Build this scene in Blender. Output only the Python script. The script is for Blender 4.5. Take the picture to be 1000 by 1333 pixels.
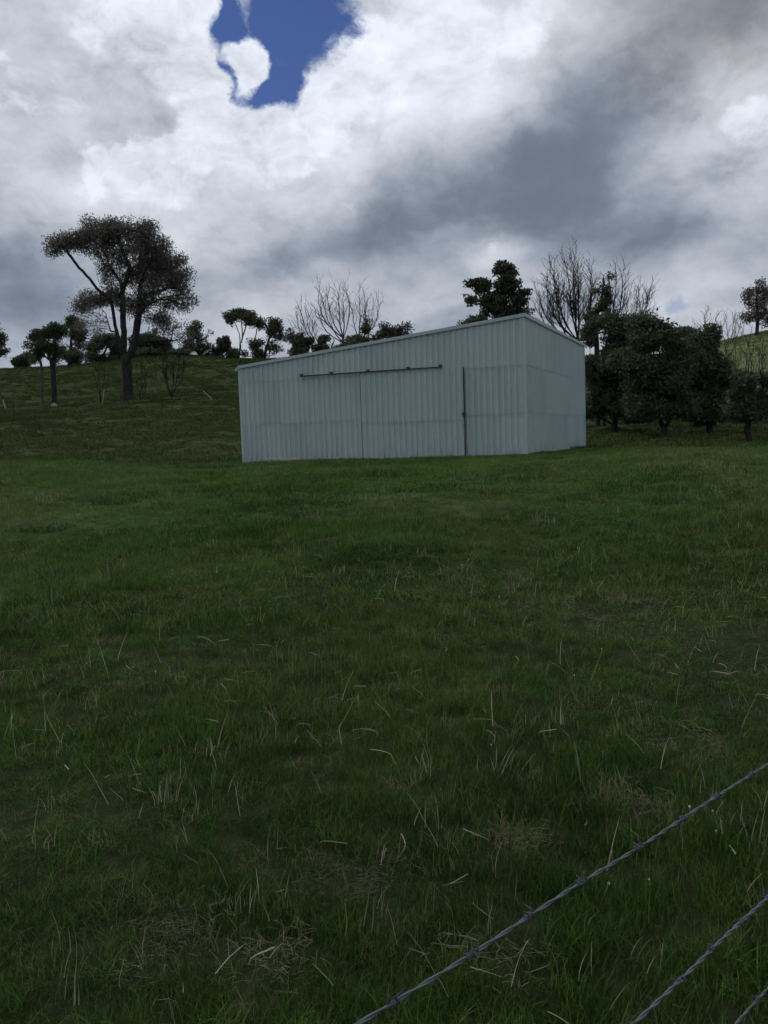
import bpy, math, random
import numpy as np
from mathutils import Vector, Matrix

for o in list(bpy.data.objects):
    bpy.data.objects.remove(o)
scene = bpy.context.scene
COL = scene.collection
R = math.radians

# ------------------------------------------------------------------ camera
EYE = 1.6
PITCH, ROLL, FPX = 0.0900, 0.0352, 1117.0      # pitch down, roll, focal length in photo pixels (1000 x 1333)
cam_d = bpy.data.cameras.new('camera')
cam = bpy.data.objects.new('camera', cam_d)
COL.objects.link(cam)
cam.location = (0, 0, EYE)
cam_d.sensor_fit = 'VERTICAL'
cam_d.sensor_height = 24.0
cam_d.lens = 24.0 * FPX / 1333.0
cam_d.clip_start = 0.02
cam_d.clip_end = 8000
_fw = Vector((0, math.cos(PITCH), -math.sin(PITCH)))
_up0 = Vector((0, math.sin(PITCH), math.cos(PITCH)))
_rt0 = Vector((1, 0, 0))
# the scene appears turned anticlockwise in the picture: the camera leans clockwise
CAM_R = _rt0 * math.cos(ROLL) - _up0 * math.sin(ROLL)
CAM_U = _rt0 * math.sin(ROLL) + _up0 * math.cos(ROLL)
CAM_F = _fw
m = Matrix((CAM_R, CAM_U, -CAM_F)).transposed().to_4x4()
m.translation = cam.location
cam.matrix_world = m
scene.camera = cam


def ray(px, py):
    v = CAM_F + CAM_R * ((px - 500.0) / FPX) + CAM_U * (-(py - 666.5) / FPX)
    return v.normalized()


def at(px, py, depth):
    r = ray(px, py)
    return Vector((0, 0, EYE)) + r * (depth / r.y)


# ------------------------------------------------------------------ view
scene.render.engine = 'CYCLES'
scene.view_settings.view_transform = 'Standard'
scene.view_settings.look = 'None'
scene.view_settings.exposure = 0.0
scene.view_settings.gamma = 1.0
scene.cycles.max_bounces = 4
scene.cycles.diffuse_bounces = 2
scene.cycles.glossy_bounces = 2
scene.cycles.transmission_bounces = 3
scene.cycles.use_adaptive_sampling = True
scene.cycles.adaptive_threshold = 0.03
scene.cycles.adaptive_min_samples = 12
scene.cycles.transparent_max_bounces = 8
scene.render.resolution_x, scene.render.resolution_y = 768, 1024

# ------------------------------------------------------------------ sun
SUN_EL, SUN_AZ = R(52), R(-72)          # azimuth measured from +Y towards +X
sun_dir = Vector((math.sin(SUN_AZ) * math.cos(SUN_EL), math.cos(SUN_AZ) * math.cos(SUN_EL), math.sin(SUN_EL)))
sd = bpy.data.lights.new('sun', 'SUN')
sd.energy = 0.95
sd.angle = R(30)
sd.color = (1.0, 0.96, 0.9)
sun = bpy.data.objects.new('sun', sd)
COL.objects.link(sun)
sun.rotation_euler = sun_dir.to_track_quat('Z', 'Y').to_euler()


# ------------------------------------------------------------------ node helper
class S:
    """a socket with arithmetic"""
    nt = None

    def __init__(self, s):
        self.s = s

    @staticmethod
    def put(node, i, v):
        if isinstance(v, S):
            S.nt.links.new(v.s, node.inputs[i])
        else:
            node.inputs[i].default_value = v

    @staticmethod
    def math(op, a, b=None, c=None, clamp=False):
        n = S.nt.nodes.new('ShaderNodeMath')
        n.operation = op
        n.use_clamp = clamp
        for i, v in enumerate((a, b, c)):
            if v is not None:
                S.put(n, i, v)
        return S(n.outputs[0])

    @staticmethod
    def vmath(op, a, b=None, scale=None):
        n = S.nt.nodes.new('ShaderNodeVectorMath')
        n.operation = op
        S.put(n, 0, a)
        if b is not None:
            S.put(n, 1, b)
        if scale is not None:
            S.put(n, 3, scale)
        return S(n.outputs['Value'] if op in ('DOT_PRODUCT', 'LENGTH') else n.outputs[0])

    def __add__(a, b): return S.math('ADD', a, b)
    def __radd__(a, b): return S.math('ADD', a, b)
    def __sub__(a, b): return S.math('SUBTRACT', a, b)
    def __rsub__(a, b): return S.math('SUBTRACT', b, a)
    def __mul__(a, b): return S.math('MULTIPLY', a, b)
    def __rmul__(a, b): return S.math('MULTIPLY', a, b)
    def clamp(a): return S.math('ADD', a, 0.0, clamp=True)


def smooth(x, e0, e1):
    n = S.nt.nodes.new('ShaderNodeMapRange')
    n.interpolation_type = 'SMOOTHSTEP'
    S.put(n, 0, x)
    S.put(n, 1, e0)
    S.put(n, 2, e1)
    return S(n.outputs[0])


def noise(vec, scale, detail=3, rough=0.5, color=False, distortion=0.0):
    n = S.nt.nodes.new('ShaderNodeTexNoise')
    if vec is not None:
        S.put(n, 'Vector', vec)
    n.inputs['Scale'].default_value = scale
    n.inputs['Detail'].default_value = detail
    n.inputs['Roughness'].default_value = rough
    n.inputs['Distortion'].default_value = distortion
    return S(n.outputs['Color' if color else 'Fac'])


def mixc(f, a, b):
    n = S.nt.nodes.new('ShaderNodeMix')
    n.data_type = 'RGBA'
    n.clamp_factor = True
    S.put(n, 0, f)
    for i, v in ((6, a), (7, b)):
        if isinstance(v, S):
            S.nt.links.new(v.s, n.inputs[i])
        else:
            n.inputs[i].default_value = (*v, 1) if len(v) == 3 else v
    return S(n.outputs[2])


# ------------------------------------------------------------------ sky: broken cloud, one blue gap
world = bpy.data.worlds.new('World')
scene.world = world
world.use_nodes = True
nt = world.node_tree
nt.nodes.clear()
S.nt = nt
SKY_STRENGTH = 0.1
tc = nt.nodes.new('ShaderNodeTexCoord')
d0 = S(tc.outputs['Generated'])


def warped(amount1, amount2, off=(0, 0, 0)):
    v = S.vmath('ADD', d0, off)
    n1 = S.vmath('SUBTRACT', noise(v, 2.6, 2, 0.5, True), (0.5, 0.5, 0.5))
    n2 = S.vmath('SUBTRACT', noise(v, 9.0, 5, 0.6, True), (0.5, 0.5, 0.5))
    a = S.vmath('ADD', d0, S.vmath('SCALE', n1, scale=amount1))
    return S.vmath('ADD', a, S.vmath('SCALE', n2, scale=amount2))


dw = warped(0.10, 0.075)          # soft cloud bodies
dg = warped(0.02, 0.085, (3.1, 1.7, 0.4))          # crisp edge of the gap


def sep_z(v):
    n = nt.nodes.new('ShaderNodeSeparateXYZ')
    nt.links.new(v.s, n.inputs[0])
    return S(n.outputs[2])


def blob(vec, px, py, rx, ry, rot=0.0):
    """soft ellipse on the sky dome, centred on one direction of the sky"""
    c = ray(px, py)
    e1 = c.cross(Vector((0, 0, 1))).normalized()
    e2 = e1.cross(c).normalized()
    a = R(rot)
    f1 = e1 * math.cos(a) + e2 * math.sin(a)
    f2 = -e1 * math.sin(a) + e2 * math.cos(a)
    u = S.vmath('DOT_PRODUCT', vec, tuple(f1 * (FPX / rx)))
    v = S.vmath('DOT_PRODUCT', vec, tuple(f2 * (FPX / ry)))
    return S.math('POWER', 0.367879, S.math('MULTIPLY_ADD', v, v, u * u))


# brightness of the cloud deck (linear), light and dark masses
MASSES = [
    # px, py, rx, ry, rot, amount
    (110, 40, 240, 120, 0, 0.17), (262, 55, 50, 80, 0, 0.16), (300, 190, 120, 46, 38, 0.22),
    (150, 225, 100, 36, 18, 0.20), (570, 70, 130, 80, 35, 0.30), (470, 150, 100, 40, 40, 0.14),
    (690, 35, 100, 50, 35, 0.16), (985, 130, 70, 80, 20, 0.20), (975, 225, 60, 60, 0, 0.12),
    (330, 240, 120, 40, 25, 0.10), (645, 328, 26, 24, 0, 0.20), (520, 330, 60, 26, 10, 0.06),
    (300, 385, 120, 30, 5, 0.09), (880, 350, 120, 26, 6, 0.08), (900, 395, 70, 22, 10, 0.12),
    (20, 425, 60, 30, 0, 0.06),
    (975, 0, 110, 46, -18, -0.13), (800, 110, 150, 50, 30, -0.05), (640, 215, 190, 65, 15, -0.07), (650, 245, 320, 70, 8, -0.045),
    (740, 235, 110, 60, 40, -0.045), (875, 285, 100, 50, 5, -0.14), (720, 290, 130, 45, 5, -0.04), (820, 180, 110, 60, 30, -0.03), (480, 255, 100, 55, 25, -0.055), (560, 385, 60, 18, 0, 0.07), (700, 360, 60, 18, 8, 0.06), (420, 345, 70, 20, 0, 0.06),
    (60, 260, 80, 26, 10, 0.05), (230, 300, 90, 30, 10, 0.06), (940, 430, 70, 16, 0, 0.05), (860, 230, 60, 40, 30, 0.05),
    (30, 345, 120, 75, 0, -0.14), (80, 410, 110, 36, 0, -0.06), (200, 165, 90, 26, 24, -0.09),
    (270, 340, 55, 40, 30, -0.06), (400, 315, 110, 36, 10, -0.07), (990, 325, 80, 40, 0, -0.08),
]
dz = sep_z(d0)
flatten = S.math('DIVIDE', 1.0, S.math('ADD', S.math('ABSOLUTE', dz), 0.45))


def layer(vec):
    """the dome seen as a flat cloud layer: features shrink towards the horizon"""
    return S.vmath('MULTIPLY', S.vmath('SCALE', vec, scale=flatten), (1.0, 0.9, 1.1))


lw = layer(dw)
lg = layer(dg)
big = noise(S.vmath('MULTIPLY', dw, (1, 1, 1.6)), 2.1, 2, 0.5)
calm = smooth(dz, 0.08, 0.36) * 0.45 + 0.55          # less contrast in the far, low cloud
mid_n = (noise(lw, 4.2, 6, 0.56) - 0.5) * calm + 0.5
fine_n = (noise(lg, 17.0, 4, 0.60) - 0.5) * calm + 0.5
# relief: the side of each billow that faces the light is brighter
SUNT = Vector((-0.25, 0.0, 1.0)).normalized()
bil_a = noise(lg, 6.0, 6, 0.55)
bil_b = noise(S.vmath('ADD', lg, tuple(SUNT * 0.045)), 6.0, 6, 0.55)
relief = (bil_a - bil_b) * calm
lum = big * 0.20 + 0.265
for px, py, rx, ry, rot, a in MASSES:
    lum = S.math('MULTIPLY_ADD', blob(dw, px, py, rx, ry, rot), a * 1.35, lum)
lum = lum * (1.0 + (mid_n - 0.5) * 0.95 + (fine_n - 0.5) * 0.30 + relief * 2.1)
# bright cumulus heads standing in front of the grey deck
HEADS = [(250, 40, 60, 80, 0, 0.8), (318, 150, 70, 40, 40, 0.8), (290, 205, 100, 40, 30, 0.8), (165, 222, 80, 26, 15, 0.8), (520, 60, 120, 70, 40, 0.9),
         (420, 160, 90, 34, 40, 0.6), (318, 76, 26, 24, 0, 1.0), (980, 140, 50, 60, 20, 0.5), (90, 50, 150, 60, 0, 0.42), (60, 140, 90, 40, 10, 0.35), (645, 326, 24, 18, 0, .35), (660, 40, 90, 50, 30, .6)]
head = None
for px, py, rx, ry, rot, a in HEADS:
    t = blob(dg, px, py, rx, ry, rot)
    head = t * a if head is None else S.math('MULTIPLY_ADD', t, a, head)
hm = smooth(head + (bil_a - 0.5) * 1.7 + (fine_n - 0.5) * 0.35, 0.40, 0.62)
rel2 = noise(lg, 15.0, 4, 0.58) - noise(S.vmath('ADD', lg, tuple(SUNT * 0.020)), 15.0, 4, 0.58)
hl = 0.90 + relief * 2.6 + rel2 * 1.3 + (mid_n - 0.5) * 0.75 + (fine_n - 0.5) * 0.15
lum = lum + (hl - lum) * (hm * 0.74)
lum = S.math('SMOOTH_MAX', lum, 0.14, 0.08)
# highlights roll off softly
lum = S.math('MULTIPLY', 1.20, 1.0 - S.math('POWER', 0.367879, lum * 1.32))
grey = mixc(smooth(lum, 0.12, 0.62), (0.755, 0.93, 1.21), (0.92, 0.98, 1.09))
warm = blob(dw, 960, 20, 190, 80, -15)
grey = mixc(warm * 0.7, grey, (0.97, 0.97, 1.04))
cloud = S.vmath('SCALE', grey, scale=lum * (1.0 / SKY_STRENGTH))

sky = nt.nodes.new('ShaderNodeTexSky')
sky.sky_type = 'NISHITA'
sky.sun_disc = False
sky.sun_elevation = SUN_EL
sky.sun_rotation = SUN_AZ
sky.altitude = 100
sky.ozone_density = 6.0
sky.air_density = 0.9
sky.dust_density = 0.0

rag = noise(lg, 16.0, 6, 0.66) - 0.5
gap = (blob(dg, 395, 15, 74, 56, 0) * 1.25 + blob(dg, 348, 114, 46, 24, 12) * 0.95 + blob(dg, 395, 85, 40, 40, 0) * 0.5
       + blob(dg, 298, 14, 14, 34, 0) * 0.55 + blob(dg, 290, 84, 10, 30, 0) * 0.75 + blob(dg, 384, 140, 18, 30, 0) * 0.35
       - blob(dg, 320, 74, 23, 25, 15) * 1.6)
veil = blob(dg, 430, 92, 48, 70, -30)           # thin cloud trailing over the right side of the gap
gapm = smooth(gap + rag * (1.1 + veil * 0.9), 0.30 + veil * 0.18, 0.68 + veil * 0.55)
small = smooth(blob(dg, 878, 401, 20, 12, 0) + (fine_n - 0.5) * 0.6, 0.40, 1.0) * 0.5
gapm = S.math('MAXIMUM', gapm, small)
wisp = smooth(mid_n + (fine_n - 0.5) * 0.5, 0.5, 0.85) * 0.25
clear = S.vmath('MULTIPLY', S(sky.outputs[0]), (0.56, 0.56, 0.74))          # the deep blue of a hole between bright clouds
skyc = mixc(gapm * (1.0 - wisp), cloud, clear)
bg = nt.nodes.new('ShaderNodeBackground')
nt.links.new(skyc.s, bg.inputs['Color'])
bg.inputs['Strength'].default_value = SKY_STRENGTH
wo = nt.nodes.new('ShaderNodeOutputWorld')
nt.links.new(bg.outputs[0], wo.inputs[0])
world.cycles.sampling_method = 'NONE'


# ------------------------------------------------------------------ materials
def material(name, build):
    mt = bpy.data.materials.new(name)
    mt.use_nodes = True
    t = mt.node_tree
    t.nodes.clear()
    S.nt = t
    out = t.nodes.new('ShaderNodeOutputMaterial')
    sh = build(t)
    t.links.new(sh, out.inputs['Surface'])
    return mt


def principled(t, color, rough=0.6, spec=0.3, metal=0.0, bump=None, bump_d=0.02):
    p = t.nodes.new('ShaderNodeBsdfPrincipled')
    if isinstance(color, S):
        t.links.new(color.s, p.inputs['Base Color'])
    else:
        p.inputs['Base Color'].default_value = (*color, 1)
    if isinstance(rough, S):
        t.links.new(rough.s, p.inputs['Roughness'])
    else:
        p.inputs['Roughness'].default_value = rough
    p.inputs['Specular IOR Level'].default_value = spec
    p.inputs['Metallic'].default_value = metal
    if bump is not None:
        b = t.nodes.new('ShaderNodeBump')
        b.inputs['Strength'].default_value = 1.0
        b.inputs['Distance'].default_value = bump_d
        t.links.new(bump.s, b.inputs['Height'])
        t.links.new(b.outputs[0], p.inputs['Normal'])
    return p.outputs[0]


def with_translucent(t, sh, color, f):
    tr = t.nodes.new('ShaderNodeBsdfTranslucent')
    t.links.new(color.s, tr.inputs['Color'])
    mx = t.nodes.new('ShaderNodeMixShader')
    mx.inputs[0].default_value = f
    t.links.new(sh, mx.inputs[1])
    t.links.new(tr.outputs[0], mx.inputs[2])
    return mx.outputs[0]


def obj_coord():
    n = S.nt.nodes.new('ShaderNodeTexCoord')
    return S(n.outputs['Object'])


def geo_pos():
    n = S.nt.nodes.new('ShaderNodeNewGeometry')
    return S(n.outputs['Position'])


def attr(name, kind='INSTANCER'):
    n = S.nt.nodes.new('ShaderNodeAttribute')
    n.attribute_type = kind
    n.attribute_name = name
    return S(n.outputs['Fac'])


def sep(v):
    n = S.nt.nodes.new('ShaderNodeSeparateXYZ')
    S.nt.links.new(v.s, n.inputs[0])
    return S(n.outputs[0]), S(n.outputs[1]), S(n.outputs[2])


def obj_random():
    n = S.nt.nodes.new('ShaderNodeObjectInfo')
    return S(n.outputs['Random'])


def m_ground(t):
    p = geo_pos()
    x, y, z = sep(p)
    a = noise(p, 0.22, 5, 0.6)
    b = noise(p, 1.7, 5, 0.6)
    c = noise(p, 14.0, 4, 0.6)
    green = mixc(smooth(b, 0.35, 0.7), (0.034, 0.074, 0.011), (0.062, 0.114, 0.020))
    rough_c = mixc(smooth(b, 0.3, 0.7), (0.042, 0.058, 0.018), (0.058, 0.074, 0.024))
    far = smooth(y, 30, 40)
    mixf = S.math('MAXIMUM', smooth(a, 0.52, 0.68), far)
    col = mixc(mixf, green, rough_c)
    # sunlight on the far right paddock, painted in as paler, yellower grass
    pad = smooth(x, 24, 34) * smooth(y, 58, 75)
    dry_or_sunlit = mixc(smooth(b, 0.3, 0.7), (0.13, 0.15, 0.06), (0.19, 0.20, 0.095))  # ground colours of that painted sunlight
    col = mixc(pad, col, dry_or_sunlit)
    soil = mixc(smooth(c, 0.4, 0.7), (0.014, 0.012, 0.008), (0.030, 0.025, 0.016))
    near = 1.0 - smooth(y, 5, 16)
    col = mixc(near * 0.8, col, soil)
    return principled(t, col, 0.95, 0.1, bump=b + c * 0.5, bump_d=0.06)


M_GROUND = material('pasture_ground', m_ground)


def grass_mat(lo, hi, dry_or_sunlit, transl=0.25, rough=0.55):
    def b(t):
        ti = attr('tint') + (attr('blade', 'GEOMETRY') - 0.5) * 1.1
        dr = attr('dry_or_sunlit')
        col = mixc(ti.clamp(), lo, hi)
        col = mixc(dr, col, dry_or_sunlit)
        return with_translucent(t, principled(t, col, rough, 0.12), col, transl)
    return b


M_GRASS = material('grass_blades', grass_mat((0.016, 0.052, 0.008), (0.106, 0.205, 0.037), (0.25, 0.235, 0.10), 0.3))
M_STRAW = material('dry_straw', grass_mat((0.30, 0.30, 0.19), (0.66, 0.64, 0.46), (0.15, 0.12, 0.075), 0.15))
M_ROUGH = material('rough_pasture', grass_mat((0.040, 0.060, 0.015), (0.108, 0.134, 0.040), (0.19, 0.21, 0.075)))  # last colour carries the painted sunlight of the far right slope


def m_plain(col, rough=0.7, spec=0.3, metal=0.0, var=0.25, scale=6.0):
    def b(t):
        n = noise(obj_coord(), scale, 4, 0.6)
        c = mixc(n, tuple(v * (1 - var) for v in col), tuple(min(1, v * (1 + var)) for v in col))
        return principled(t, c, rough, spec, metal)
    return b


def m_clad(t):
    p = geo_pos()
    rnd = obj_random()
    stretched = S.vmath('MULTIPLY', p, (6.0, 6.0, 0.5))
    st = noise(stretched, 1.0, 5, 0.6)
    bl = noise(p, 0.6, 4, 0.55)
    x, y, z = sep(p)
    col = mixc(st, (0.375, 0.45, 0.455), (0.46, 0.54, 0.545))
    col = mixc((rnd - 0.5) * 0.75 + smooth(bl, 0.3, 0.7) * 0.45, col, (0.34, 0.42, 0.43))
    foot = (1.0 - smooth(z, 0.75, 1.25)) * smooth(noise(stretched, 2.3, 4, 0.6), 0.45, 0.75)
    col = mixc(foot * 0.65, col, (0.13, 0.13, 0.095))
    run = smooth(noise(S.vmath('MULTIPLY', p, (9.0, 9.0, 0.25)), 1.3, 4, 0.6), 0.56, 0.72)
    col = mixc(run * 0.30, col, (0.24, 0.26, 0.25))
    fleck = smooth(noise(p, 9.0, 5, 0.7), 0.66, 0.78)
    col = mixc(fleck * 0.35, col, (0.26, 0.27, 0.25))
    return principled(t, col, 0.5, 0.35)


M_CLAD = material('painted_steel_cladding', m_clad)
M_TRIM = material('steel_trim', m_plain((0.36, 0.43, 0.45), 0.45, 0.4, 0.0, 0.12, 3.0))
M_RAIL = material('dark_rail_steel', m_plain((0.035, 0.038, 0.042), 0.6, 0.4, 0.0, 0.3, 9.0))
M_FRAME = material('frame_steel', m_plain((0.10, 0.11, 0.11), 0.7, 0.3))
M_BOARD = material('weathered_board', m_plain((0.40, 0.40, 0.37), 0.85, 0.2, 0.0, 0.25, 5.0))
M_WIRE = material('galvanised_wire', m_plain((0.12, 0.14, 0.155), 0.42, 0.5, 0.3, 0.5, 70.0))
M_BARB = material('weathered_barb', m_plain((0.062, 0.070, 0.084), 0.55, 0.4, 0.2, 0.5, 90.0))
M_WHITE = material('pale_timber', m_plain((0.36, 0.36, 0.32), 0.85, 0.2, 0.0, 0.25, 3.0))
M_POST = material('grey_post', m_plain((0.12, 0.11, 0.095), 0.9, 0.2, 0.0, 0.3, 3.0))
M_FLOWER = material('clover_petals', m_plain((0.62, 0.62, 0.55), 0.8, 0.2, 0.0, 0.1, 30.0))


def m_bark(lo, hi):
    def b(t):
        p = obj_coord()
        n = noise(S.vmath('MULTIPLY', p, (5, 5, 1.0)), 1.0, 5, 0.6)
        return principled(t, mixc(smooth(n, 0.35, 0.65), lo, hi), 0.9, 0.15, bump=n, bump_d=0.05)
    return b


def m_leaf(lo, hi, transl=0.2):
    def b(t):
        p = geo_pos()
        n = noise(p, 0.9, 4, 0.65)
        n2 = noise(p, 9.0, 1, 0.5)
        f = smooth(n * 0.6 + n2 * 0.4, 0.32, 0.68)
        col = mixc(f, lo, hi)
        return with_translucent(t, principled(t, col, 0.55, 0.2), col, transl)
    return b


BARK = {
    'dark': material('dark_bark', m_bark((0.020, 0.018, 0.017), (0.048, 0.043, 0.039))),
    'grey': material('grey_bark', m_bark((0.055, 0.052, 0.048), (0.10, 0.094, 0.085))),
    'pale': material('pale_bark', m_bark((0.11, 0.10, 0.085), (0.20, 0.185, 0.16))),
}
LEAF = {
    'gum': material('gum_leaves', m_leaf((0.125, 0.120, 0.100), (0.215, 0.195, 0.165), 0.48)),
    'dark': material('dark_leaves', m_leaf((0.052, 0.066, 0.040), (0.138, 0.152, 0.092), 0.42)),
    'green': material('green_leaves', m_leaf((0.058, 0.076, 0.038), (0.110, 0.132, 0.068), 0.35)),
    'light': material('light_leaves', m_leaf((0.075, 0.095, 0.045), (0.135, 0.160, 0.080), 0.4)),
}


# ------------------------------------------------------------------ mesh helpers
def mesh(name, verts, faces, mat=None, smooth_shade=False):
    me = bpy.data.meshes.new(name)
    me.from_pydata([tuple(v) for v in verts], [], faces)
    if mat:
        me.materials.append(mat)
    if smooth_shade:
        me.polygons.foreach_set('use_smooth', [True] * len(me.polygons))
    me.update()
    return me


def fast_mesh(name, V, F, mat=None, smooth_shade=False):
    """V (n,3), F (m,k) arrays of equal-sized faces"""
    me = bpy.data.meshes.new(name)
    V = np.asarray(V, np.float32)
    F = np.asarray(F, np.int32)
    k = F.shape[1]
    me.vertices.add(len(V))
    me.vertices.foreach_set('co', V.ravel())
    me.loops.add(F.size)
    me.loops.foreach_set('vertex_index', F.ravel())
    me.polygons.add(len(F))
    me.polygons.foreach_set('loop_start', np.arange(0, F.size, k, dtype=np.int32))
    if smooth_shade:
        me.polygons.foreach_set('use_smooth', np.ones(len(F), bool))
    if mat:
        me.materials.append(mat)
    me.update(calc_edges=True)
    me.validate()
    return me


def link(name, data, parent=None, loc=None):
    o = bpy.data.objects.new(name, data)
    COL.objects.link(o)
    if parent is not None:
        o.parent = parent
    if loc is not None:
        o.location = loc
    return o


def tag(o, label=None, cat=None, group=None, kind=None):
    if label:
        o['label'] = label
    if cat:
        o['category'] = cat
    if group:
        o['group'] = group
    if kind:
        o['kind'] = kind
    return o


class MB:
    def __init__(self):
        self.v, self.f = [], []

    def add(self, vs, fs):
        n = len(self.v)
        self.v += [tuple(v) for v in vs]
        self.f += [tuple(i + n for i in f) for f in fs]
        return self

    def box(self, p0, p1):
        (x0, y0, z0), (x1, y1, z1) = p0, p1
        vs = [(x0, y0, z0), (x1, y0, z0), (x1, y1, z0), (x0, y1, z0), (x0, y0, z1), (x1, y0, z1), (x1, y1, z1), (x0, y1, z1)]
        return self.add(vs, [(0, 3, 2, 1), (4, 5, 6, 7), (0, 1, 5, 4), (1, 2, 6, 5), (2, 3, 7, 6), (3, 0, 4, 7)])

    def tube(self, pts, rad, k=6, cap=True):
        pts = [Vector(p) for p in pts]
        if not hasattr(rad, '__len__'):
            rad = [rad] * len(pts)
        vs, fs = [], []
        ref = None
        for i, p in enumerate(pts):
            a = pts[max(0, i - 1)]
            b = pts[min(len(pts) - 1, i + 1)]
            t = (b - a).normalized()
            if ref is None:
                ref = Vector((0, 0, 1)) if abs(t.z) < 0.9 else Vector((1, 0, 0))
            u = (ref - t * ref.dot(t)).normalized()
            ref = u
            w = t.cross(u)
            for j in range(k):
                an = 2 * math.pi * j / k
                vs.append(p + (u * math.cos(an) + w * math.sin(an)) * rad[i])
        for i in range(len(pts) - 1):
            for j in range(k):
                j2 = (j + 1) % k
                fs.append((i * k + j, i * k + j2, (i + 1) * k + j2, (i + 1) * k + j))
        if cap:
            fs.append(tuple(range(k))[::-1])
            fs.append(tuple(range((len(pts) - 1) * k, len(pts) * k)))
        return self.add(vs, fs)

    def build(self, name, mat, parent=None, smooth_shade=False, loc=None):
        return link(name, mesh(name, self.v, self.f, mat, smooth_shade), parent, loc)


# ------------------------------------------------------------------ terrain
def hash2(ix, iy, seed):
    h = (ix.astype(np.int64) * 374761393 + iy.astype(np.int64) * 668265263 + seed * 974634777) & 0x7fffffff
    h = ((h ^ (h >> 13)) * 1274126177) & 0x7fffffff
    h = h ^ (h >> 16)
    return (h & 0xffff) / 65535.0


def vnoise(x, y, wl, seed):
    x = np.asarray(x, float) / wl
    y = np.asarray(y, float) / wl
    ix, iy = np.floor(x), np.floor(y)
    fx, fy = x - ix, y - iy
    fx = fx * fx * (3 - 2 * fx)
    fy = fy * fy * (3 - 2 * fy)
    a = hash2(ix, iy, seed)
    b = hash2(ix + 1, iy, seed)
    c = hash2(ix, iy + 1, seed)
    d = hash2(ix + 1, iy + 1, seed)
    return (a * (1 - fx) + b * fx) * (1 - fy) + (c * (1 - fx) + d * fx) * fy - 0.5


def sstep(v, a, b):
    t = np.clip((np.asarray(v, float) - a) / (b - a), 0, 1)
    return t * t * (3 - 2 * t)


def profile(pts):
    ys = np.arange(-40, 420, 0.5)
    z = np.interp(ys, [p[0] for p in pts], [p[1] for p in pts])
    out = z.copy()
    for s, lo, hi in ((3, -40, 60), (8, 60, 420)):
        kx = np.arange(-s * 3, s * 3 + 1)
        kk = np.exp(-0.5 * (kx / s) ** 2)
        zz = np.convolve(np.pad(z, s * 3, mode='edge'), kk / kk.sum(), 'valid')
        w = sstep(ys, 50, 70)
        out = np.where(ys < 50, zz if s == 3 else out, out) if s == 3 else out * (1 - w) + zz * w
    return ys, out


P_L = profile([(-40, -.4), (0, 0), (3, 0.0), (10, .40), (20, .80), (28, .93), (33, .62), (40, .80), (60, 2.6), (80, 5.1), (86, 5.9), (92, 6.3), (105, 9.1), (118, 12.3), (126, 12.9), (150, 11), (200, 8), (420, 4)])
P_M = profile([(-40, -.4), (0, 0), (3, 0.0), (10, .32), (20, .60), (28, .77), (32, .69), (40, .62), (50, 1.0), (60, 2.1), (80, 4.9), (118, 11.8), (126, 12.2), (150, 11), (200, 8), (420, 4)])
P_R = profile([(-40, -.4), (0, 0), (3, 0.0), (10, .27), (20, .50), (28, .62), (33, .62), (40, .44), (45, .44), (52, .88), (65, 2.0), (90, 5.6), (130, 12.2), (140, 12.5), (170, 11), (220, 8), (420, 4)])


def H(x, y):
    x = np.asarray(x, float)
    y = np.asarray(y, float)
    yy = np.clip(y, -40, 419)
    l, mi, r = (np.interp(yy, *P) for P in (P_L, P_M, P_R))
    wl = sstep(-x, 5.6, 10.5)
    wr = sstep(x, 8.5, 14)
    z = l * wl + r * wr + mi * (1 - wl - wr)
    z = z + 1.3 * np.exp(-((x + 29.5) / 7.5) ** 2 - ((y - 120) / 14) ** 2)
    z = z + np.clip((x - 45) * 0.21, 0, 6) * sstep(y, 60, 125) * (1 - sstep(y, 170, 260))
    # uneven ground, a grassy swell at the right and a hollow at the left
    shed = np.exp(-((x - 2) / 9) ** 4 - ((y - 33) / 8) ** 4)
    z = z + 0.38 * np.exp(-((x - 5.4) / 1.8) ** 2 - ((y - 13.0) / 4.5) ** 2) - 0.22 * np.exp(-((x + 5.0) / 1.6) ** 2 - ((y - 9.5) / 2.2) ** 2)
    n = vnoise(x, y, 4.2, 1) * 0.16 + vnoise(x, y, 1.6, 2) * 0.10 + vnoise(x, y, 0.6, 3) * 0.05
    n = n * (1 - 0.75 * shed)
    n = n + vnoise(x, y, 11, 5) * 0.5 * sstep(y, 38, 60) + vnoise(x, y, 3.0, 6) * 0.12 * sstep(y, 36, 50)
    n = n + (vnoise(x, y, 5.5, 7) * 0.30 + vnoise(x, y, 2.2, 8) * 0.12) * sstep(-x, 5, 9) * sstep(y, 20, 27) * (1 - sstep(y, 36, 44))
    return z + n


def Hs(x, y):
    return float(H(np.array([x]), np.array([y]))[0])


def ground_hit(px, py):
    r = ray(px, py)
    t = np.concatenate([np.arange(1.0, 40, 0.02), np.arange(40, 200, 0.1)])
    zz = EYE + r.z * t - H(r.x * t, r.y * t)
    i = np.argmax(zz < 0)
    return Vector((r.x * t[i], r.y * t[i], EYE + r.z * t[i]))


def axis(fine, step, end, grow=1.12):
    a = list(np.arange(0, fine, step))
    s = step
    while a[-1] < end:
        s *= grow
        a.append(a[-1] + s)
    return np.array(a)


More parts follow.
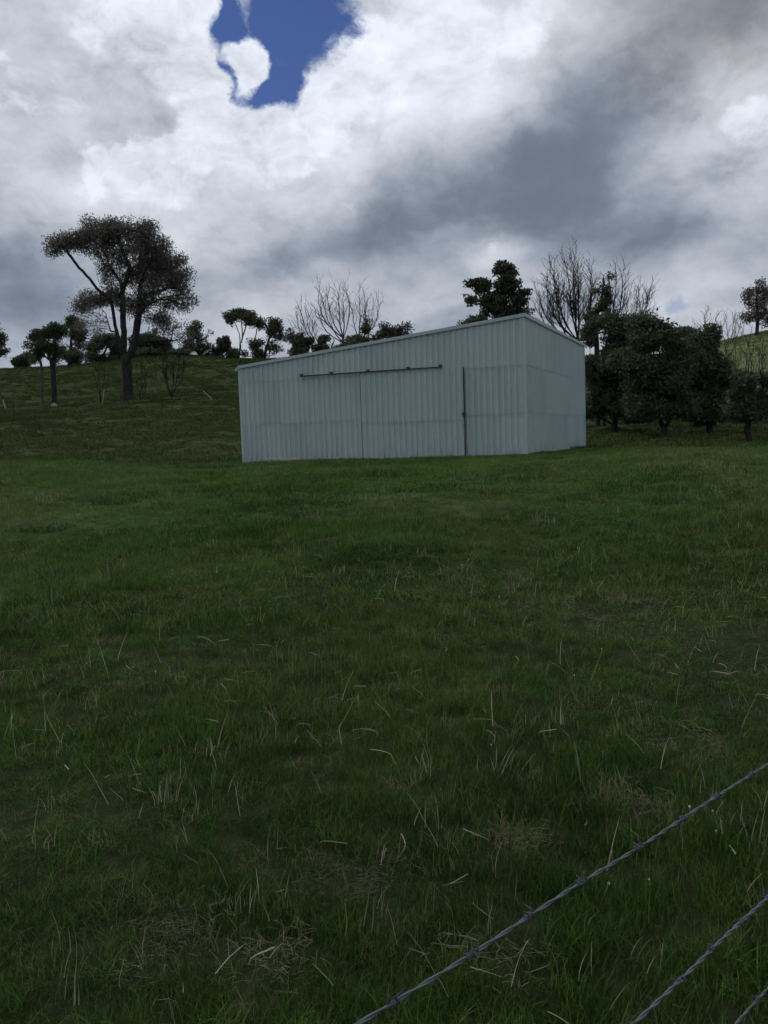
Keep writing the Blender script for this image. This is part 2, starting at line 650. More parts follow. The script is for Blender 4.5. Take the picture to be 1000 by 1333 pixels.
ax = axis(14, 0.22, 2500, 1.06)
xs = np.concatenate([-ax[:0:-1], ax])
yb = axis(34, 0.2, 3500, 1.035)
yf = axis(3, 0.5, 600, 1.25)
ysg = np.concatenate([-yf[:0:-1], yb])
GX, GY = np.meshgrid(xs, ysg)
GZ = H(GX, GY)
V = np.stack([GX, GY, GZ], -1).reshape(-1, 3)
ny, nx = GX.shape
idx = np.arange(nx * ny).reshape(ny, nx)
F = np.stack([idx[:-1, :-1], idx[:-1, 1:], idx[1:, 1:], idx[1:, :-1]], -1).reshape(-1, 4)
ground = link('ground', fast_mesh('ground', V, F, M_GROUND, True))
tag(ground, kind='structure')

# ------------------------------------------------------------------ shed
L1, L2 = 10.6228, 11.7944
TH = 0.3894
SA = Vector((-5.1313, 32.0, 0))
DX = Vector((math.cos(TH), -math.sin(TH), 0))       # along the front
DY = Vector((math.sin(TH), math.cos(TH), 0))        # into the depth
ZL, ZR, ZM, ZU, ZB = 4.2568, 5.2542, 2.1752, 3.7233, 0.35
shed = link('farm_shed', None, None, SA)
shed.rotation_euler = (0, 0, -TH)
tag(shed, 'pale blue-grey ribbed metal shed with sloping roof and sliding door', 'shed')


def front_sz(px, py):
    r = ray(px, py)
    n = -DY
    t = (SA - Vector((0, 0, EYE))).dot(n) / r.dot(n)
    p = Vector((0, 0, EYE)) + r * t
    return (p - SA).dot(DX), p.z


PITCH_RIB = L1 / 52.0
RIB_H = 0.036


def rib_profile(s0, s1):
    """breakpoints (s, out) of the ribbed sheet between s0 and s1"""
    pts = []
    k0 = int(math.floor(s0 / PITCH_RIB)) - 1
    k1 = int(math.ceil(s1 / PITCH_RIB)) + 1
    for k in range(k0, k1):
        b = k * PITCH_RIB
        pts += [(b + 0.040, 0.0), (b + 0.066, RIB_H), (b + 0.136, RIB_H), (b + 0.162, 0.0)]
    ss = [p[0] for p in pts]
    oo = [p[1] for p in pts]
    res = [(s0, float(np.interp(s0, ss, oo)))] + [p for p in pts if s0 + 1e-4 < p[0] < s1 - 1e-4] + [(s1, float(np.interp(s1, ss, oo)))]
    return res


def sheet_mesh(s0, s1, zb, zt, off_b, off_t, place, rng):
    """zb, zt: functions of s; place(s, out, z) -> local point. The sheet has folded side edges."""
    prof = rib_profile(s0, s1)
    wob = rng.uniform(-0.006, 0.006)
    vs, fs = [], []
    n = len(prof)
    for zi in (0, 1):
        for s, o in prof:
            z = zb(s) + wob if zi == 0 else zt(s)
            vs.append(place(s, o + (off_b if zi == 0 else off_t), z))
    for i in range(n - 1):
        fs.append((i, i + 1, n + i + 1, n + i))
    # turned-in hem at the lower and side edges, so that the sheet reads as having thickness
    b0 = len(vs)
    for s, o in prof:
        vs.append(place(s, o + off_b - 0.012, zb(s) + wob))
    for i in range(n - 1):
        fs.append((b0 + i, b0 + i + 1, i + 1, i))
    return vs, fs


rng = random.Random(4)


def pl_front(s, o, z): return (s, -o, z)
def pl_right(s, o, z): return (L1 + o, s, z)
def pl_left(s, o, z): return (-o, L2 - s, z)
def pl_back(s, o, z): return (L1 - s, L2 + o, z)


def top_front(s): return ZL + (ZR - ZL) * s / L1
def top_right(s): return ZR
def top_left(s): return ZL
def top_back(s): return ZR - (ZR - ZL) * s / L1


DS0 = front_sz(472, 540)[0]
DS1 = front_sz(605, 540)[0]
# walls: a steel frame each, clad with single sheets
for wname, length, place, top, is_front in (('front_wall', L1, pl_front, top_front, True), ('side_wall', L2, pl_right, top_right, False),
                                            ('side_wall', L2, pl_left, top_left, False), ('back_wall', L1, pl_back, top_back, False)):
    fr = MB()
    for zz in (ZM - 0.02, ZU - 0.02):
        a = place(0.05, -0.06, zz - 0.04)
        b = place(length - 0.05, -0.02, zz + 0.04)
        fr.box(tuple(min(u, v) for u, v in zip(a, b)), tuple(max(u, v) for u, v in zip(a, b)))
    for q in range(0, 5):
        s = 0.06 + (length - 0.2) * q / 4
        a = place(s, -0.16, ZB)
        b = place(s + 0.08, -0.065, top(s) - 0.08)
        fr.box(tuple(min(u, v) for u, v in zip(a, b)), tuple(max(u, v) for u, v in zip(a, b)))
    wall = fr.build(wname, M_FRAME, shed)
    nsh = 13 if length == L1 else 14
    w = length / nsh if length == L1 else PITCH_RIB * 4
    for k in range(nsh + 1):
        s0, s1 = k * w, min((k + 1) * w, length)
        if s1 - s0 < 0.06:
            continue
        for row in range(3):
            spans = [(s0, s1)]
            if is_front and row < 2:
                spans = [(a, b) for a, b in ((s0, min(s1, DS0 + 0.06)), (max(s0, DS1 - 0.06), s1)) if b - a > 0.02]
            for a, b in spans:
                zb = (lambda s: ZB) if row == 0 else (lambda s, r=row: (ZM, ZU)[r - 1] - 0.05)
                zt = (lambda s: ZM) if row == 0 else ((lambda s: ZU) if row == 1 else (lambda s: top(s) - 0.02))
                eps = 0.0015 * (k % 2)
                vs, fs = sheet_mesh(a, b, zb, zt, 0.004 + eps + (0.011 if row else 0.0), 0.002 + eps, place, rng)
                o = link('cladding_sheet', mesh('cladding_sheet', vs, fs, M_CLAD), wall)

# sliding door
door_frame = MB()
door_frame.box((DS0 + 0.01, -0.052, 0.75), (DS0 + 0.07, -0.040, ZU - 0.03))
door_frame.box((DS1 - 0.07, -0.052, 0.75), (DS1 - 0.01, -0.040, ZU - 0.03))
for zz in (0.95, 2.05, ZU - 0.12):
    door_frame.box((DS0 + 0.072, -0.052, zz), (DS1 - 0.072, -0.040, zz + 0.06))
door = door_frame.build('sliding_door', M_FRAME, shed)
ndoor = 5
for k in range(ndoor):
    a = DS0 + (DS1 - DS0) * k / ndoor
    b = DS0 + (DS1 - DS0) * (k + 1) / ndoor
    for row in range(2):
        zb = (lambda s: 0.74) if row == 0 else (lambda s: 2.0)
        zt = (lambda s: 2.05) if row == 0 else (lambda s: ZU + 0.015)
        eps = 0.0015 * (k % 2)
        vs, fs = sheet_mesh(a, b, zb, zt, 0.082 + eps + (0.014 if row else 0), 0.080 + eps, pl_front, rng)
        link('cladding_sheet', mesh('cladding_sheet', vs, fs, M_CLAD), door)
# closing strip and shadow gap at the door's right edge, patch plate at its foot
MB().box((DS1 + 0.004, -0.090, 0.78), (DS1 + 0.026, -0.050, ZU + 0.0)).build('closing_strip', M_RAIL, door)
MB().box((DS0 - 0.013, -0.096, 0.78), (DS0 - 0.004, -0.050, ZU - 0.04)).build('edge_seal', M_FRAME, door)
MB().box((DS1 - 0.16, -0.134, 0.76), (DS1 - 0.004, -0.130, 1.52)).build('patch_plate', M_TRIM, door)
lt = MB()
lt.box((DS1 - 0.05, -0.160, 2.15), (DS1 + 0.06, -0.134, 2.23))
lt.box((DS1 - 0.01, -0.175, 2.07), (DS1 + 0.02, -0.162, 2.25))
lt.build('latch', M_RAIL, door)
# rail with brackets
RS0, RZ0 = front_sz(393, 493)
RS1, RZ1 = front_sz(577, 480.3)
rl = MB()
rl.box((RS0, -0.160, ZU + 0.030), (RS1, -0.110, ZU + 0.068))
rl.box((RS0, -0.166, ZU + 0.020), (RS1, -0.161, ZU + 0.05))
rail = rl.build('door_rail', M_RAIL, shed)
bm_ = MB()
bm_.box((-0.04, -0.160, 0.077), (0.04, -0.050, 0.092))
bm_.box((-0.04, -0.062, 0.093), (0.04, -0.050, 0.135))
bm_.box((-0.035, -0.172, 0.093), (0.035, -0.120, 0.122))
bmesh_data = mesh('rail_bracket', bm_.v, bm_.f, M_RAIL)
for px in (394, 433, 481, 533, 575):
    s = front_sz(px, 487)[0]
    b = link('rail_bracket', bmesh_data, rail, (s, 0, ZU))

# roof of ribbed sheets running up the slope
slope = (ZR - ZL) / L1
roof = MB()
for q in range(6):
    y0 = 0.1 + (L2 - 0.3) * q / 5
    x0, x1 = 0.02, L1 - 0.02
    roof.add([(x0, y0, ZL - 0.10), (x1, y0, ZR - 0.10), (x1, y0 + 0.08, ZR - 0.10), (x0, y0 + 0.08, ZL - 0.10),
              (x0, y0, ZL - 0.02), (x1, y0, ZR - 0.02), (x1, y0 + 0.08, ZR - 0.02), (x0, y0 + 0.08, ZL - 0.02)],
             [(0, 3, 2, 1), (4, 5, 6, 7), (0, 1, 5, 4), (1, 2, 6, 5), (2, 3, 7, 6), (3, 0, 4, 7)])
roof_o = roof.build('roof', M_FRAME, shed)
for k in range(15):
    a, b = k * 0.79 - 0.02, min((k + 1) * 0.79 - 0.02, L2 + 0.02)
    prof = rib_profile(a, b)
    vs, fs = [], []
    for xx in (-0.05, L1 + 0.06):
        for s, o in prof:
            vs.append((xx, s, ZL + slope * xx + o * 0.8 + 0.0015 * (k % 2)))
    n = len(prof)
    for i in range(n - 1):
        fs.append((i, n + i, n + i + 1, i + 1))
    link('roof_sheet', mesh('roof_sheet', vs, fs, M_CLAD), roof_o)


def angled_bar(p0, p1, y0, y1, z0, z1):
    """bar following the slope from x0 to x1, between y0..y1, z offsets z0..z1"""
    (x0, za), (x1, zb) = p0, p1
    vs = []
    for z_ in (z0, z1):
        vs += [(x0, y0, za + z_), (x1, y0, zb + z_), (x1, y1, zb + z_), (x0, y1, za + z_)]
    return vs, [(0, 3, 2, 1), (4, 5, 6, 7), (0, 1, 5, 4), (1, 2, 6, 5), (2, 3, 7, 6), (3, 0, 4, 7)]


for nm, y0, y1 in (('barge_capping', -0.085, -0.076), ('barge_capping', L2 + 0.076, L2 + 0.085)):
    mb = MB()
    mb.add(*angled_bar((-0.05, ZL - slope * .05), (L1 + 0.07, ZR + slope * .07), y0, y1, -0.060, 0.045))
    ty0, ty1 = (y0, y0 + 0.2) if y0 < 0 else (y1 - 0.2, y1)
    mb.add(*angled_bar((-0.05, ZL - slope * .05), (L1 + 0.07, ZR + slope * .07), ty0, ty1, 0.0455, 0.050))
    mb.build(nm, M_TRIM, shed)
mb = MB()
mb.box((L1 + 0.072, -0.088, ZR - 0.06), (L1 + 0.080, L2 + 0.088, ZR + 0.056))
mb.box((L1 - 0.13, -0.088, ZR + 0.0565), (L1 + 0.080, L2 + 0.088, ZR + 0.061))
mb.build('ridge_capping', M_TRIM, shed)
mb = MB()
mb.box((-0.13, -0.08, ZL - 0.13), (-0.124, L2 + 0.08, ZL - 0.02))
mb.box((-0.13, -0.08, ZL - 0.137), (-0.055, L2 + 0.08, ZL - 0.131))
mb.box((-0.061, -0.08, ZL - 0.13), (-0.055, L2 + 0.08, ZL - 0.03))
mb.box((-0.13, -0.089, ZL - 0.137), (-0.055, -0.081, ZL - 0.02))
mb.build('gutter', M_TRIM, shed)
for cx, cy, sx, sy in ((0, 0, -1, -1), (L1, 0, 1, -1), (L1, L2, 1, 1), (0, L2, -1, 1)):
    mb = MB()
    top = (ZR if cx > 0 else ZL) - 0.09
    x0, x1 = sorted((cx + sx * 0.052, cx - sx * 0.055))
    y0, y1 = sorted((cy + sy * 0.0470, cy + sy * 0.0520))
    mb.box((x0, y0, ZB), (x1, y1, top))
    x0, x1 = sorted((cx + sx * 0.0472, cx + sx * 0.0522))
    y0, y1 = sorted((cy + sy * 0.0465, cy - sy * 0.055))
    mb.box((x0 + 0.0008 * sx, y0, ZB), (x1 + 0.0008 * sx, y1, top - 0.002))
    mb.build('corner_flashing', M_CLAD, shed)

# boards lying at the foot of the front wall
for px0, px1, lab, hgt in ((349, 391, 'longer pale board lying in the grass at the left foot of the shed', 0.15),
                           (421, 447, 'short pale board in the grass left of the sliding door', 0.12)):
    s0, s1 = front_sz(px0, 602)[0], front_sz(px1, 602)[0]
    mid = SA + DX * ((s0 + s1) / 2) - DY * 0.22
    hl = (s1 - s0) / 2
    mb = MB()
    mb.box((-hl, -0.05, -0.05), (hl, 0.05, hgt))
    mb.box((-hl + 0.2, -0.056, 0.01), (-hl + 0.26, -0.051, hgt - 0.02))
    o = mb.build('board', M_BOARD, None, False, (mid.x, mid.y, Hs(mid.x, mid.y)))
    o.rotation_euler = (R(4), R(0.6), -TH + R(1.5))
    tag(o, lab, 'board', 'boards at the foot of the shed')


# ------------------------------------------------------------------ trees
def grow(chain, attr_pts, step, kill, rs, iters=400, up=0.0, jitter=0.15, influence=1e9, par=None):
    """space colonisation: chain = first nodes of the trunk, attr_pts (n,3)"""
    P = [np.array(c, float) for c in chain]
    par = list(par)
    A = np.array(attr_pts, float)
    N = np.array(P)
    D = np.linalg.norm(A[:, None] - N[None], axis=2)
    near = D.argmin(1)
    dist = D.min(1)
    alive = np.ones(len(A), bool)
    nchild = np.zeros(100000, int)
    stall = 0
    for it in range(iters):
        act = alive & (dist < influence)
        if not act.any():
            break
        ai = np.nonzero(act)[0]
        v = A[ai] - np.array(P)[near[ai]]
        v /= np.maximum(np.linalg.norm(v, axis=1, keepdims=True), 1e-6)
        nodes, inv = np.unique(near[ai], return_inverse=True)
        acc = np.zeros((len(nodes), 3))
        np.add.at(acc, inv, v)
        acc /= np.maximum(np.linalg.norm(acc, axis=1, keepdims=True), 1e-6)
        new = []
        for k, nd in enumerate(nodes):
            if nchild[nd] >= 3:
                # too crowded: drop the farthest claims
                continue
            d = acc[k] + rs.normal(0, jitter, 3)
            d[2] += up
            if par[nd] >= 0:
                pd = P[nd] - P[par[nd]]
                d = d + 0.45 * pd / max(np.linalg.norm(pd), 1e-6)
            d /= max(np.linalg.norm(d), 1e-6)
            nchild[nd] += 1
            new.append(len(P))
            P.append(P[nd] + d * step)
            par.append(int(nd))
        if not new:
            break
        NP = np.array([P[i] for i in new])
        al = np.nonzero(alive)[0]
        D = np.linalg.norm(A[al][:, None] - NP[None], axis=2)
        j = D.argmin(1)
        dm = D[np.arange(len(al)), j]
        upd = dm < dist[al]
        near[al[upd]] = np.array(new)[j[upd]]
        dist[al[upd]] = dm[upd]
        before = alive.sum()
        alive &= dist > kill
        stall = stall + 1 if alive.sum() == before else 0
        if stall > 60:
            break
    return np.array(P), np.array(par)


def fan_tree(P, par, tips, step, rs, fan=1.0):
    """bare crown: long limbs rising to the given tips, with side branches and twigs at narrow angles"""
    P = [np.array(p, float) for p in P]
    par = list(par)

    def limb(start, path, level):
        last = start
        n = len(path)
        nodes = []
        for c in path:
            P.append(c)
            par.append(last)
            last = len(P) - 1
            nodes.append(last)
        if level >= 3:
            return
        L = step * n
        for i, nd in enumerate(nodes):
            f = (i + 1) / n
            if level == 0 and f < 0.28:
                continue
            for _ in range(1 if level else 2):
                if rs.uniform() > (0.62, 0.55, 0.45)[level] * fan:
                    continue
                d = P[nd] - P[par[nd]]
                d /= max(np.linalg.norm(d), 1e-6)
                o = rs.normal(0, 1, 3)
                o -= d * o.dot(d)
                o /= max(np.linalg.norm(o), 1e-6)
                an = rs.uniform(0.35, 0.75)
                nd_ = d * math.cos(an) + o * math.sin(an)
                nd_[2] += 0.12
                ln = max(step * 1.6, (1.15 - f) * L * rs.uniform(0.25, 0.55)) if level == 0 else max(step * 1.2, (1.1 - f) * L * rs.uniform(0.35, 0.7))
                st = step * (1.0, 0.8, 0.65)[level]
                m_ = max(2, int(ln / st))
                path2 = []
                c = P[nd].copy()
                for j in range(m_):
                    nd_ = nd_ + rs.normal(0, 0.10, 3) + np.array([0, 0, 0.07])
                    nd_ /= np.linalg.norm(nd_)
                    c = c + nd_ * st
                    path2.append(c.copy())
                limb(nd, path2, level + 1)

    start_n = len(P)
    for ti, tip in enumerate(tips):
        tip = tip + np.array([0, rs.uniform(-1, 1) * 0.30 * abs(tip[2]) * 0.5, 0])
        cand = range(max(0, start_n - 4), start_n)
        s0 = start_n - 1 if ti % 2 == 0 else int(rs.choice(list(cand)))
        a = P[s0]
        v = tip - a
        L = np.linalg.norm(v)
        n = max(4, int(L / step))
        side = np.array([v[0], v[1], 0.0])
        path = []
        wob = np.cumsum(rs.normal(0, 0.035, (n, 3)), 0) * step * 2.2
        for i in range(1, n + 1):
            f = i / n
            # leaves the trunk outwards and turns upwards
            c = a + v * f + side * 0.30 * math.sin(math.pi * f) * (1 - 0.3 * f) - np.array([0, 0, 1]) * 0.03 * L * math.sin(math.pi * f)
            path.append(c + wob[i - 1] * math.sin(math.pi * min(1, f * 1.0)) ** 0.5)
        limb(s0, path, 0)
    return np.array(P), np.array(par)


def tree_mesh(P, par, base_r, tip_r, k, expo=2.3):
    n = len(P)
    acc = np.zeros(n)
    for i in range(n - 1, 0, -1):
        if acc[i] == 0:
            acc[i] = 1.0
        acc[par[i]] += acc[i]
    acc[0] = max(acc[0], 1)
    r = acc ** (1 / expo)
    r = tip_r + (r - 1) * (base_r - tip_r) / max(r[0] - 1, 1e-6)
    main = np.full(n, -1)
    best = np.zeros(n)
    for i in range(1, n):
        if acc[i] > best[par[i]]:
            best[par[i]] = acc[i]
            main[par[i]] = i
    e = np.arange(1, n)
    p = par[1:]
    dirs = P[e] - P[p]
    dirs /= np.maximum(np.linalg.norm(dirs, axis=1, keepdims=True), 1e-9)
    ND = np.zeros((n, 3))
    ND[1:] = dirs
    ND[0] = dirs[0]
    has = main >= 0
    ND[has] += ND[main[has]]
    ND /= np.maximum(np.linalg.norm(ND, axis=1, keepdims=True), 1e-9)
    is_main = main[p] == e
    sd_ = np.where(is_main[:, None], ND[p], dirs)
    sr = np.where(is_main, r[p], np.minimum(r[p] * 0.85, r[e] * 1.25))
    er = r[e]
    tips = main[e] < 0
    er = np.where(tips, er * 0.5, er)

    def ring(c, d, rad):
        ref = np.where(np.abs(d[:, 2:3]) < 0.95, np.array([[0, 0, 1.0]]), np.array([[1.0, 0, 0]]))
        ref = np.array([[0.31, 0.95, 0.05]]) + 0 * d
        u = ref - d * (ref * d).sum(1, keepdims=True)
        u /= np.maximum(np.linalg.norm(u, axis=1, keepdims=True), 1e-9)
        w = np.cross(d, u)
        an = 2 * np.pi * np.arange(k) / k
        return c[:, None] + rad[:, None, None] * (u[:, None] * np.cos(an)[None, :, None] + w[:, None] * np.sin(an)[None, :, None])
    a = ring(P[p], sd_, sr)
    b = ring(P[e], ND[e], er)
    return a, b, r, acc, e


def tube_faces(a, b):
    m_, k, _ = a.shape
    V = np.concatenate([a, b], 1).reshape(-1, 3)
    base = (np.arange(m_) * 2 * k)[:, None]
    j = np.arange(k)
    j2 = (j + 1) % k
    F = np.stack([base + j, base + j2, base + k + j2, base + k + j], -1).reshape(-1, 4)
    return V, F


def leaf_mesh(C, size, rs, aspect=2.0, droop=0.0):
    n = len(C)
    d = rs.normal(0, 1, (n, 3))
    d[:, 2] -= droop
    d /= np.linalg.norm(d, axis=1, keepdims=True)
    o = rs.normal(0, 1, (n, 3))
    w = np.cross(d, o)
    w /= np.maximum(np.linalg.norm(w, axis=1, keepdims=True), 1e-6)
    nn = np.cross(d, w)
    s = size * rs.uniform(0.6, 1.35, (n, 1))
    L = s * aspect ** 0.5
    W = s / aspect ** 0.5 * 0.5
    a = C - d * L * 0.5
    b = C + w * W + nn * W * 0.35 - d * L * 0.05
    c = C + d * L * 0.5
    e = C - w * W + nn * W * 0.35 - d * L * 0.05
    V = np.stack([a, b, c, e], 1).reshape(-1, 3)
    F = np.arange(4 * n).reshape(n, 4)
    return V, F


def tree(name, label, cat, base_px, depth, blobs, n_attr, base_r, tip_r, leaf=None, n_leaf=0, leaf_size=0.2, bark='dark',
         trunk_top=None, step=0.5, kill=0.7, seed=1, clump=0.45, aspect=2.0, droop=0.0, group=None, k=5, up=0.0, expo=2.3,
         jitter=0.15, stems=None, shell=0.4, flat=1.0, base_at=None, hold=0.5, gaps=-0.35, skeleton=None, tips=None, fan=1.0):
    """blobs: crown masses (px, py, rx, ry[, weight]) as they stand at that distance"""
    rs = np.random.RandomState(seed)
    if base_at is None:
        b = at(base_px, 500, depth)
        bx = b.x
        by = depth
    else:
        bx, by = base_at
    bz = Hs(bx, by) - 0.12
    root = link(name, None, None, (bx, by, bz))
    tag(root, label, cat, group)
    base = np.array([bx, by, bz])
    sc = depth / FPX
    pts, lp = [], []
    if leaf:
        sat = []
        for q in blobs:
            for _ in range(3):
                an_ = rs.uniform(0, 6.283)
                if math.sin(an_) > 0.4 and rs.uniform() < 0.6:
                    an_ = -an_
                f_ = rs.uniform(0.30, 0.52)
                sat.append((q[0] + math.cos(an_) * q[2] * rs.uniform(.85, 1.2), q[1] + math.sin(an_) * q[3] * rs.uniform(.85, 1.2), q[2] * f_, q[3] * f_, (q[4] if len(q) > 4 else 1.0) * 0.9))
        blobs = list(blobs) + sat
    wsum = sum((q[4] if len(q) > 4 else 1.0) * q[2] * q[3] for q in blobs)
    for q in blobs:
        c = np.array(at(q[0], q[1], depth + rs.uniform(-0.4, 0.4) * q[2] * sc))
        w = (q[4] if len(q) > 4 else 1.0) * q[2] * q[3] / wsum
        m_ = max(3, int(round(n_attr * w)))
        dvec = rs.normal(0, 1, (m_, 3))
        dvec /= np.linalg.norm(dvec, axis=1, keepdims=True)
        rad = rs.uniform(0, 1, (m_, 1)) ** shell
        pts.append(c + dvec * rad * np.array([q[2] * sc, q[2] * sc * flat, q[3] * sc]))
    A = np.concatenate(pts) - base
    A[:, 2] = np.maximum(A[:, 2], 0.25)
    # trunk
    if trunk_top is not None:
        tt = np.array(at(trunk_top[0], trunk_top[1], depth)) - base
    else:
        lo = A[:, 2].min()
        tt = np.array([A[:, 0].mean() * 0.25, A[:, 1].mean() * 0.25, max(0.4, lo * 0.8)])
    nseg = max(2, int(np.linalg.norm(tt) / step))
    chain = [np.zeros(3)]
    bend = rs.normal(0, 0.02, 3) * np.linalg.norm(tt)
    for i in range(1, nseg + 1):
        f = i / nseg
        chain.append(tt * f + bend * math.sin(math.pi * f) * np.array([1, 1, 0]))
    P0_, par0 = list(chain), [-1] + list(range(len(chain) - 1))
    for line in (skeleton or []):
        q = [np.array(at(p_[0], p_[1], depth)) - base + np.array([0, (p_[2] if len(p_) > 2 else 0.0) * (j_ + 1) / len(line), 0]) for j_, p_ in enumerate(line)]
        last = int(np.argmin([np.linalg.norm(c_ - q[0]) for c_ in P0_]))
        for c_ in q:
            m_ = max(1, int(round(np.linalg.norm(c_ - P0_[last]) / step)))
            s_ = P0_[last]
            for j_ in range(1, m_ + 1):
                P0_.append(s_ + (c_ - s_) * j_ / m_ + rs.normal(0, 0.05 * step, 3))
                par0.append(last)
                last = len(P0_) - 1
    if tips is not None:
        P, par = fan_tree(P0_, par0, [np.array(at(t_[0], t_[1], depth)) - base for t_ in tips], step, rs, fan)
    else:
        P, par = grow(P0_, A, step, kill, rs, up=up, jitter=jitter, par=par0)
    a, b, r, acc, e = tree_mesh(P, par, base_r, tip_r, k, expo)
    # flare at the foot
    foot = np.clip(1 - P[par[1:], 2] / (base_r * 3.5), 0, 1)
    a = P[par[1:]][:, None] + (a - P[par[1:]][:, None]) * (1 + 0.45 * foot[:, None, None] ** 2)
    foot = np.clip(1 - P[1:, 2] / (base_r * 3.5), 0, 1)
    b = P[1:][:, None] + (b - P[1:][:, None]) * (1 + 0.45 * foot[:, None, None] ** 2)
    thick = r[e] > max(base_r * 0.30, tip_r * 1.3)
    thick[:len(chain) - 1] = True
    V, F = tube_faces(a[thick], b[thick])
    link('trunk', fast_mesh('trunk', V, F, BARK[bark], True), root)
    if (~thick).any():
        V, F = tube_faces(a[~thick], b[~thick])
        tag(link('branches', fast_mesh('branches', V, F, BARK[bark], False), root), kind='stuff')
    if leaf and n_leaf:
        ph = rs.uniform(0, 6.283, 6)
        fq = 2.0 / max(0.5, clump / 0.3)
        g_ = (np.sin(A[:, 0] * fq + ph[0] + 1.3 * np.sin(A[:, 2] * fq * 0.7 + ph[3])) + np.sin(A[:, 1] * fq * 0.9 + ph[1] + 1.1 * np.sin(A[:, 0] * fq * 0.6 + ph[4]))
              + np.sin(A[:, 2] * fq * 1.3 + ph[2] + 1.2 * np.sin(A[:, 1] * fq * 0.8 + ph[5])))
        src = A[(rs.uniform(0, 1, len(A)) < hold + 0.2) & (g_ > gaps)]
        ci = rs.randint(0, len(src), n_leaf)
        C = src[ci] + np.clip(rs.normal(0, 1, (n_leaf, 3)), -1.5, 1.5) * clump * np.array([1, 1, 0.75])
        C[:, 2] = np.maximum(C[:, 2], 0.15)
        V, F = leaf_mesh(C, leaf_size, rs, aspect, droop)
        link('crown', fast_mesh('crown', V, F, LEAF[leaf]), root)
    return root


# the tall gum on the left hillside
gum = [(84, 316, 16, 10), (71, 324, 9, 6), (66, 329, 5, 4, .6), (105, 314, 17, 14), (123, 305, 17, 14), (147, 300, 18, 12), (169, 301, 18, 14),
       (191, 305, 13, 12), (180, 321, 16, 12), (133, 325, 13, 15, .8), (151, 322, 11, 11, .45), (163, 338, 11, 11, .5), (149, 346, 9, 10, .4), (206, 330, 17, 17), (191, 345, 18, 14), (220, 345, 18, 16),
       (173, 360, 13, 12), (204, 367, 20, 13), (234, 368, 14, 17, .6), (242, 388, 9, 14, .6), (222, 393, 13, 8), (193, 384, 17, 10),
       (138, 354, 8, 12, .7), (122, 391, 17, 8), (142, 388, 14, 8), (107, 402, 10, 7), (160, 393, 11, 10, .8), (204, 415, 13, 8, .8),
       (222, 426, 15, 12, .35), (238, 436, 10, 12, .25), (108, 424, 6, 8, .4), (129, 424, 9, 9, .35), (180, 405, 12, 8, .7), (147, 375, 8, 8, .5)]
gum_limbs = [[(162, 461), (153, 437), (150, 422), (147, 393, -1), (131, 378, -2), (123, 367, -2), (110, 353, -2), (99, 336, -2), (94, 325, -2)],
             [(162, 448), (161, 437), (160, 413), (156, 380, 2), (150, 358, 2), (149, 338, 2), (147, 326, 2)],
             [(170, 461), (175, 446), (180, 415), (180, 393, 1), (182, 358, 1), (180, 336, 1), (178, 318, 1)],
             [(180, 415, 1), (193, 400, -2), (215, 395, -3), (230, 392, -3)],
             [(176, 446), (190, 443, 2), (204, 442, 3), (226, 439, 3), (236, 448, 3)],
             [(152, 432), (144, 431), (134, 415, 2), (129, 405, 2)],
             [(168, 460), (140, 449, -3), (120, 442, -3), (108, 436, -3)],
             [(182, 370), (196, 352, -2), (206, 338, -2)], [(150, 358), (140, 345, 1), (134, 330, 1)], [(180, 393), (200, 378, 2), (222, 366, 3), (232, 356, 3)],
             [(156, 385), (166, 366, -1), (171, 350, -1), (160, 320, -1), (158, 305, -1)]]
tree('gum_tree', 'tall spreading gum tree with a thick dark trunk on the left hillside', 'tree', 165, 86, gum, 3000, 0.50, 0.024,
     'gum', 62000, 0.14, 'dark', trunk_top=(165, 466), step=0.42, kill=0.5, seed=3, clump=0.42, aspect=2.6, droop=0.6, k=6, expo=2.0, shell=0.5, hold=0.42, gaps=-1.9, skeleton=gum_limbs)

# trees and bushes along the left ridge
tree('slender_tree', 'slender forked tree with a bare lower trunk left of the tall gum', 'tree', 69, 84,
     [(57, 437, 11, 8), (70, 432, 12, 7), (62, 450, 14, 8), (76, 446, 7, 10), (52, 460, 5, 7, .4), (72, 464, 7, 6, .4), (38, 447, 6, 6, .12)],
     380, 0.24, 0.02, 'green', 6500, 0.18, 'dark', trunk_top=(69, 480), seed=7, clump=0.26, kill=.5, step=.4, hold=.45,
     skeleton=[[(69, 478), (66, 468), (60, 455), (56, 442)], [(69, 478), (72, 462), (72, 445), (70, 435)], [(67, 470), (56, 462), (48, 452), (40, 446)]])
tree('slender_tree', 'thin grey stemmed tree standing leftmost on the hillside below the ridge', 'tree', 54, 84,
     [(50, 455, 7, 10), (46, 466, 6, 7)], 80, 0.13, 0.02, 'green', 700, 0.18, 'grey', trunk_top=(54, 485), seed=8, clump=0.25, step=.4, hold=.5)
tree('ridge_tree', 'upright bushy tree on the skyline between slender tree and tall gum', 'tree', 93, 121,
     [(86, 419, 8, 6), (98, 424, 9, 8), (86, 438, 8, 10), (101, 443, 8, 9), (92, 462, 15, 9), (84, 455, 8, 9), (106, 434, 4, 7)],
     480, 0.32, 0.03, 'dark', 7000, 0.22, 'dark', seed=9, clump=0.36, hold=.30)
tree('ridge_bush', 'low rounded bush on the skyline at the far left', 'bush', 37, 121,
     [(36, 470, 14, 7), (30, 472, 8, 5), (44, 473, 8, 5)], 130, 0.18, 0.03, 'dark', 4500, 0.24, 'dark', seed=10, clump=0.32, hold=.7)
tree('ridge_tree', 'tree half cut off by the left edge of the view on the skyline', 'tree', -12, 121,
     [(-2, 448, 7, 8), (2, 462, 7, 6), (-14, 440, 14, 14), (-18, 456, 12, 10)], 200, 0.3, 0.03, 'dark', 3000, 0.24, 'dark', seed=11, clump=0.3)
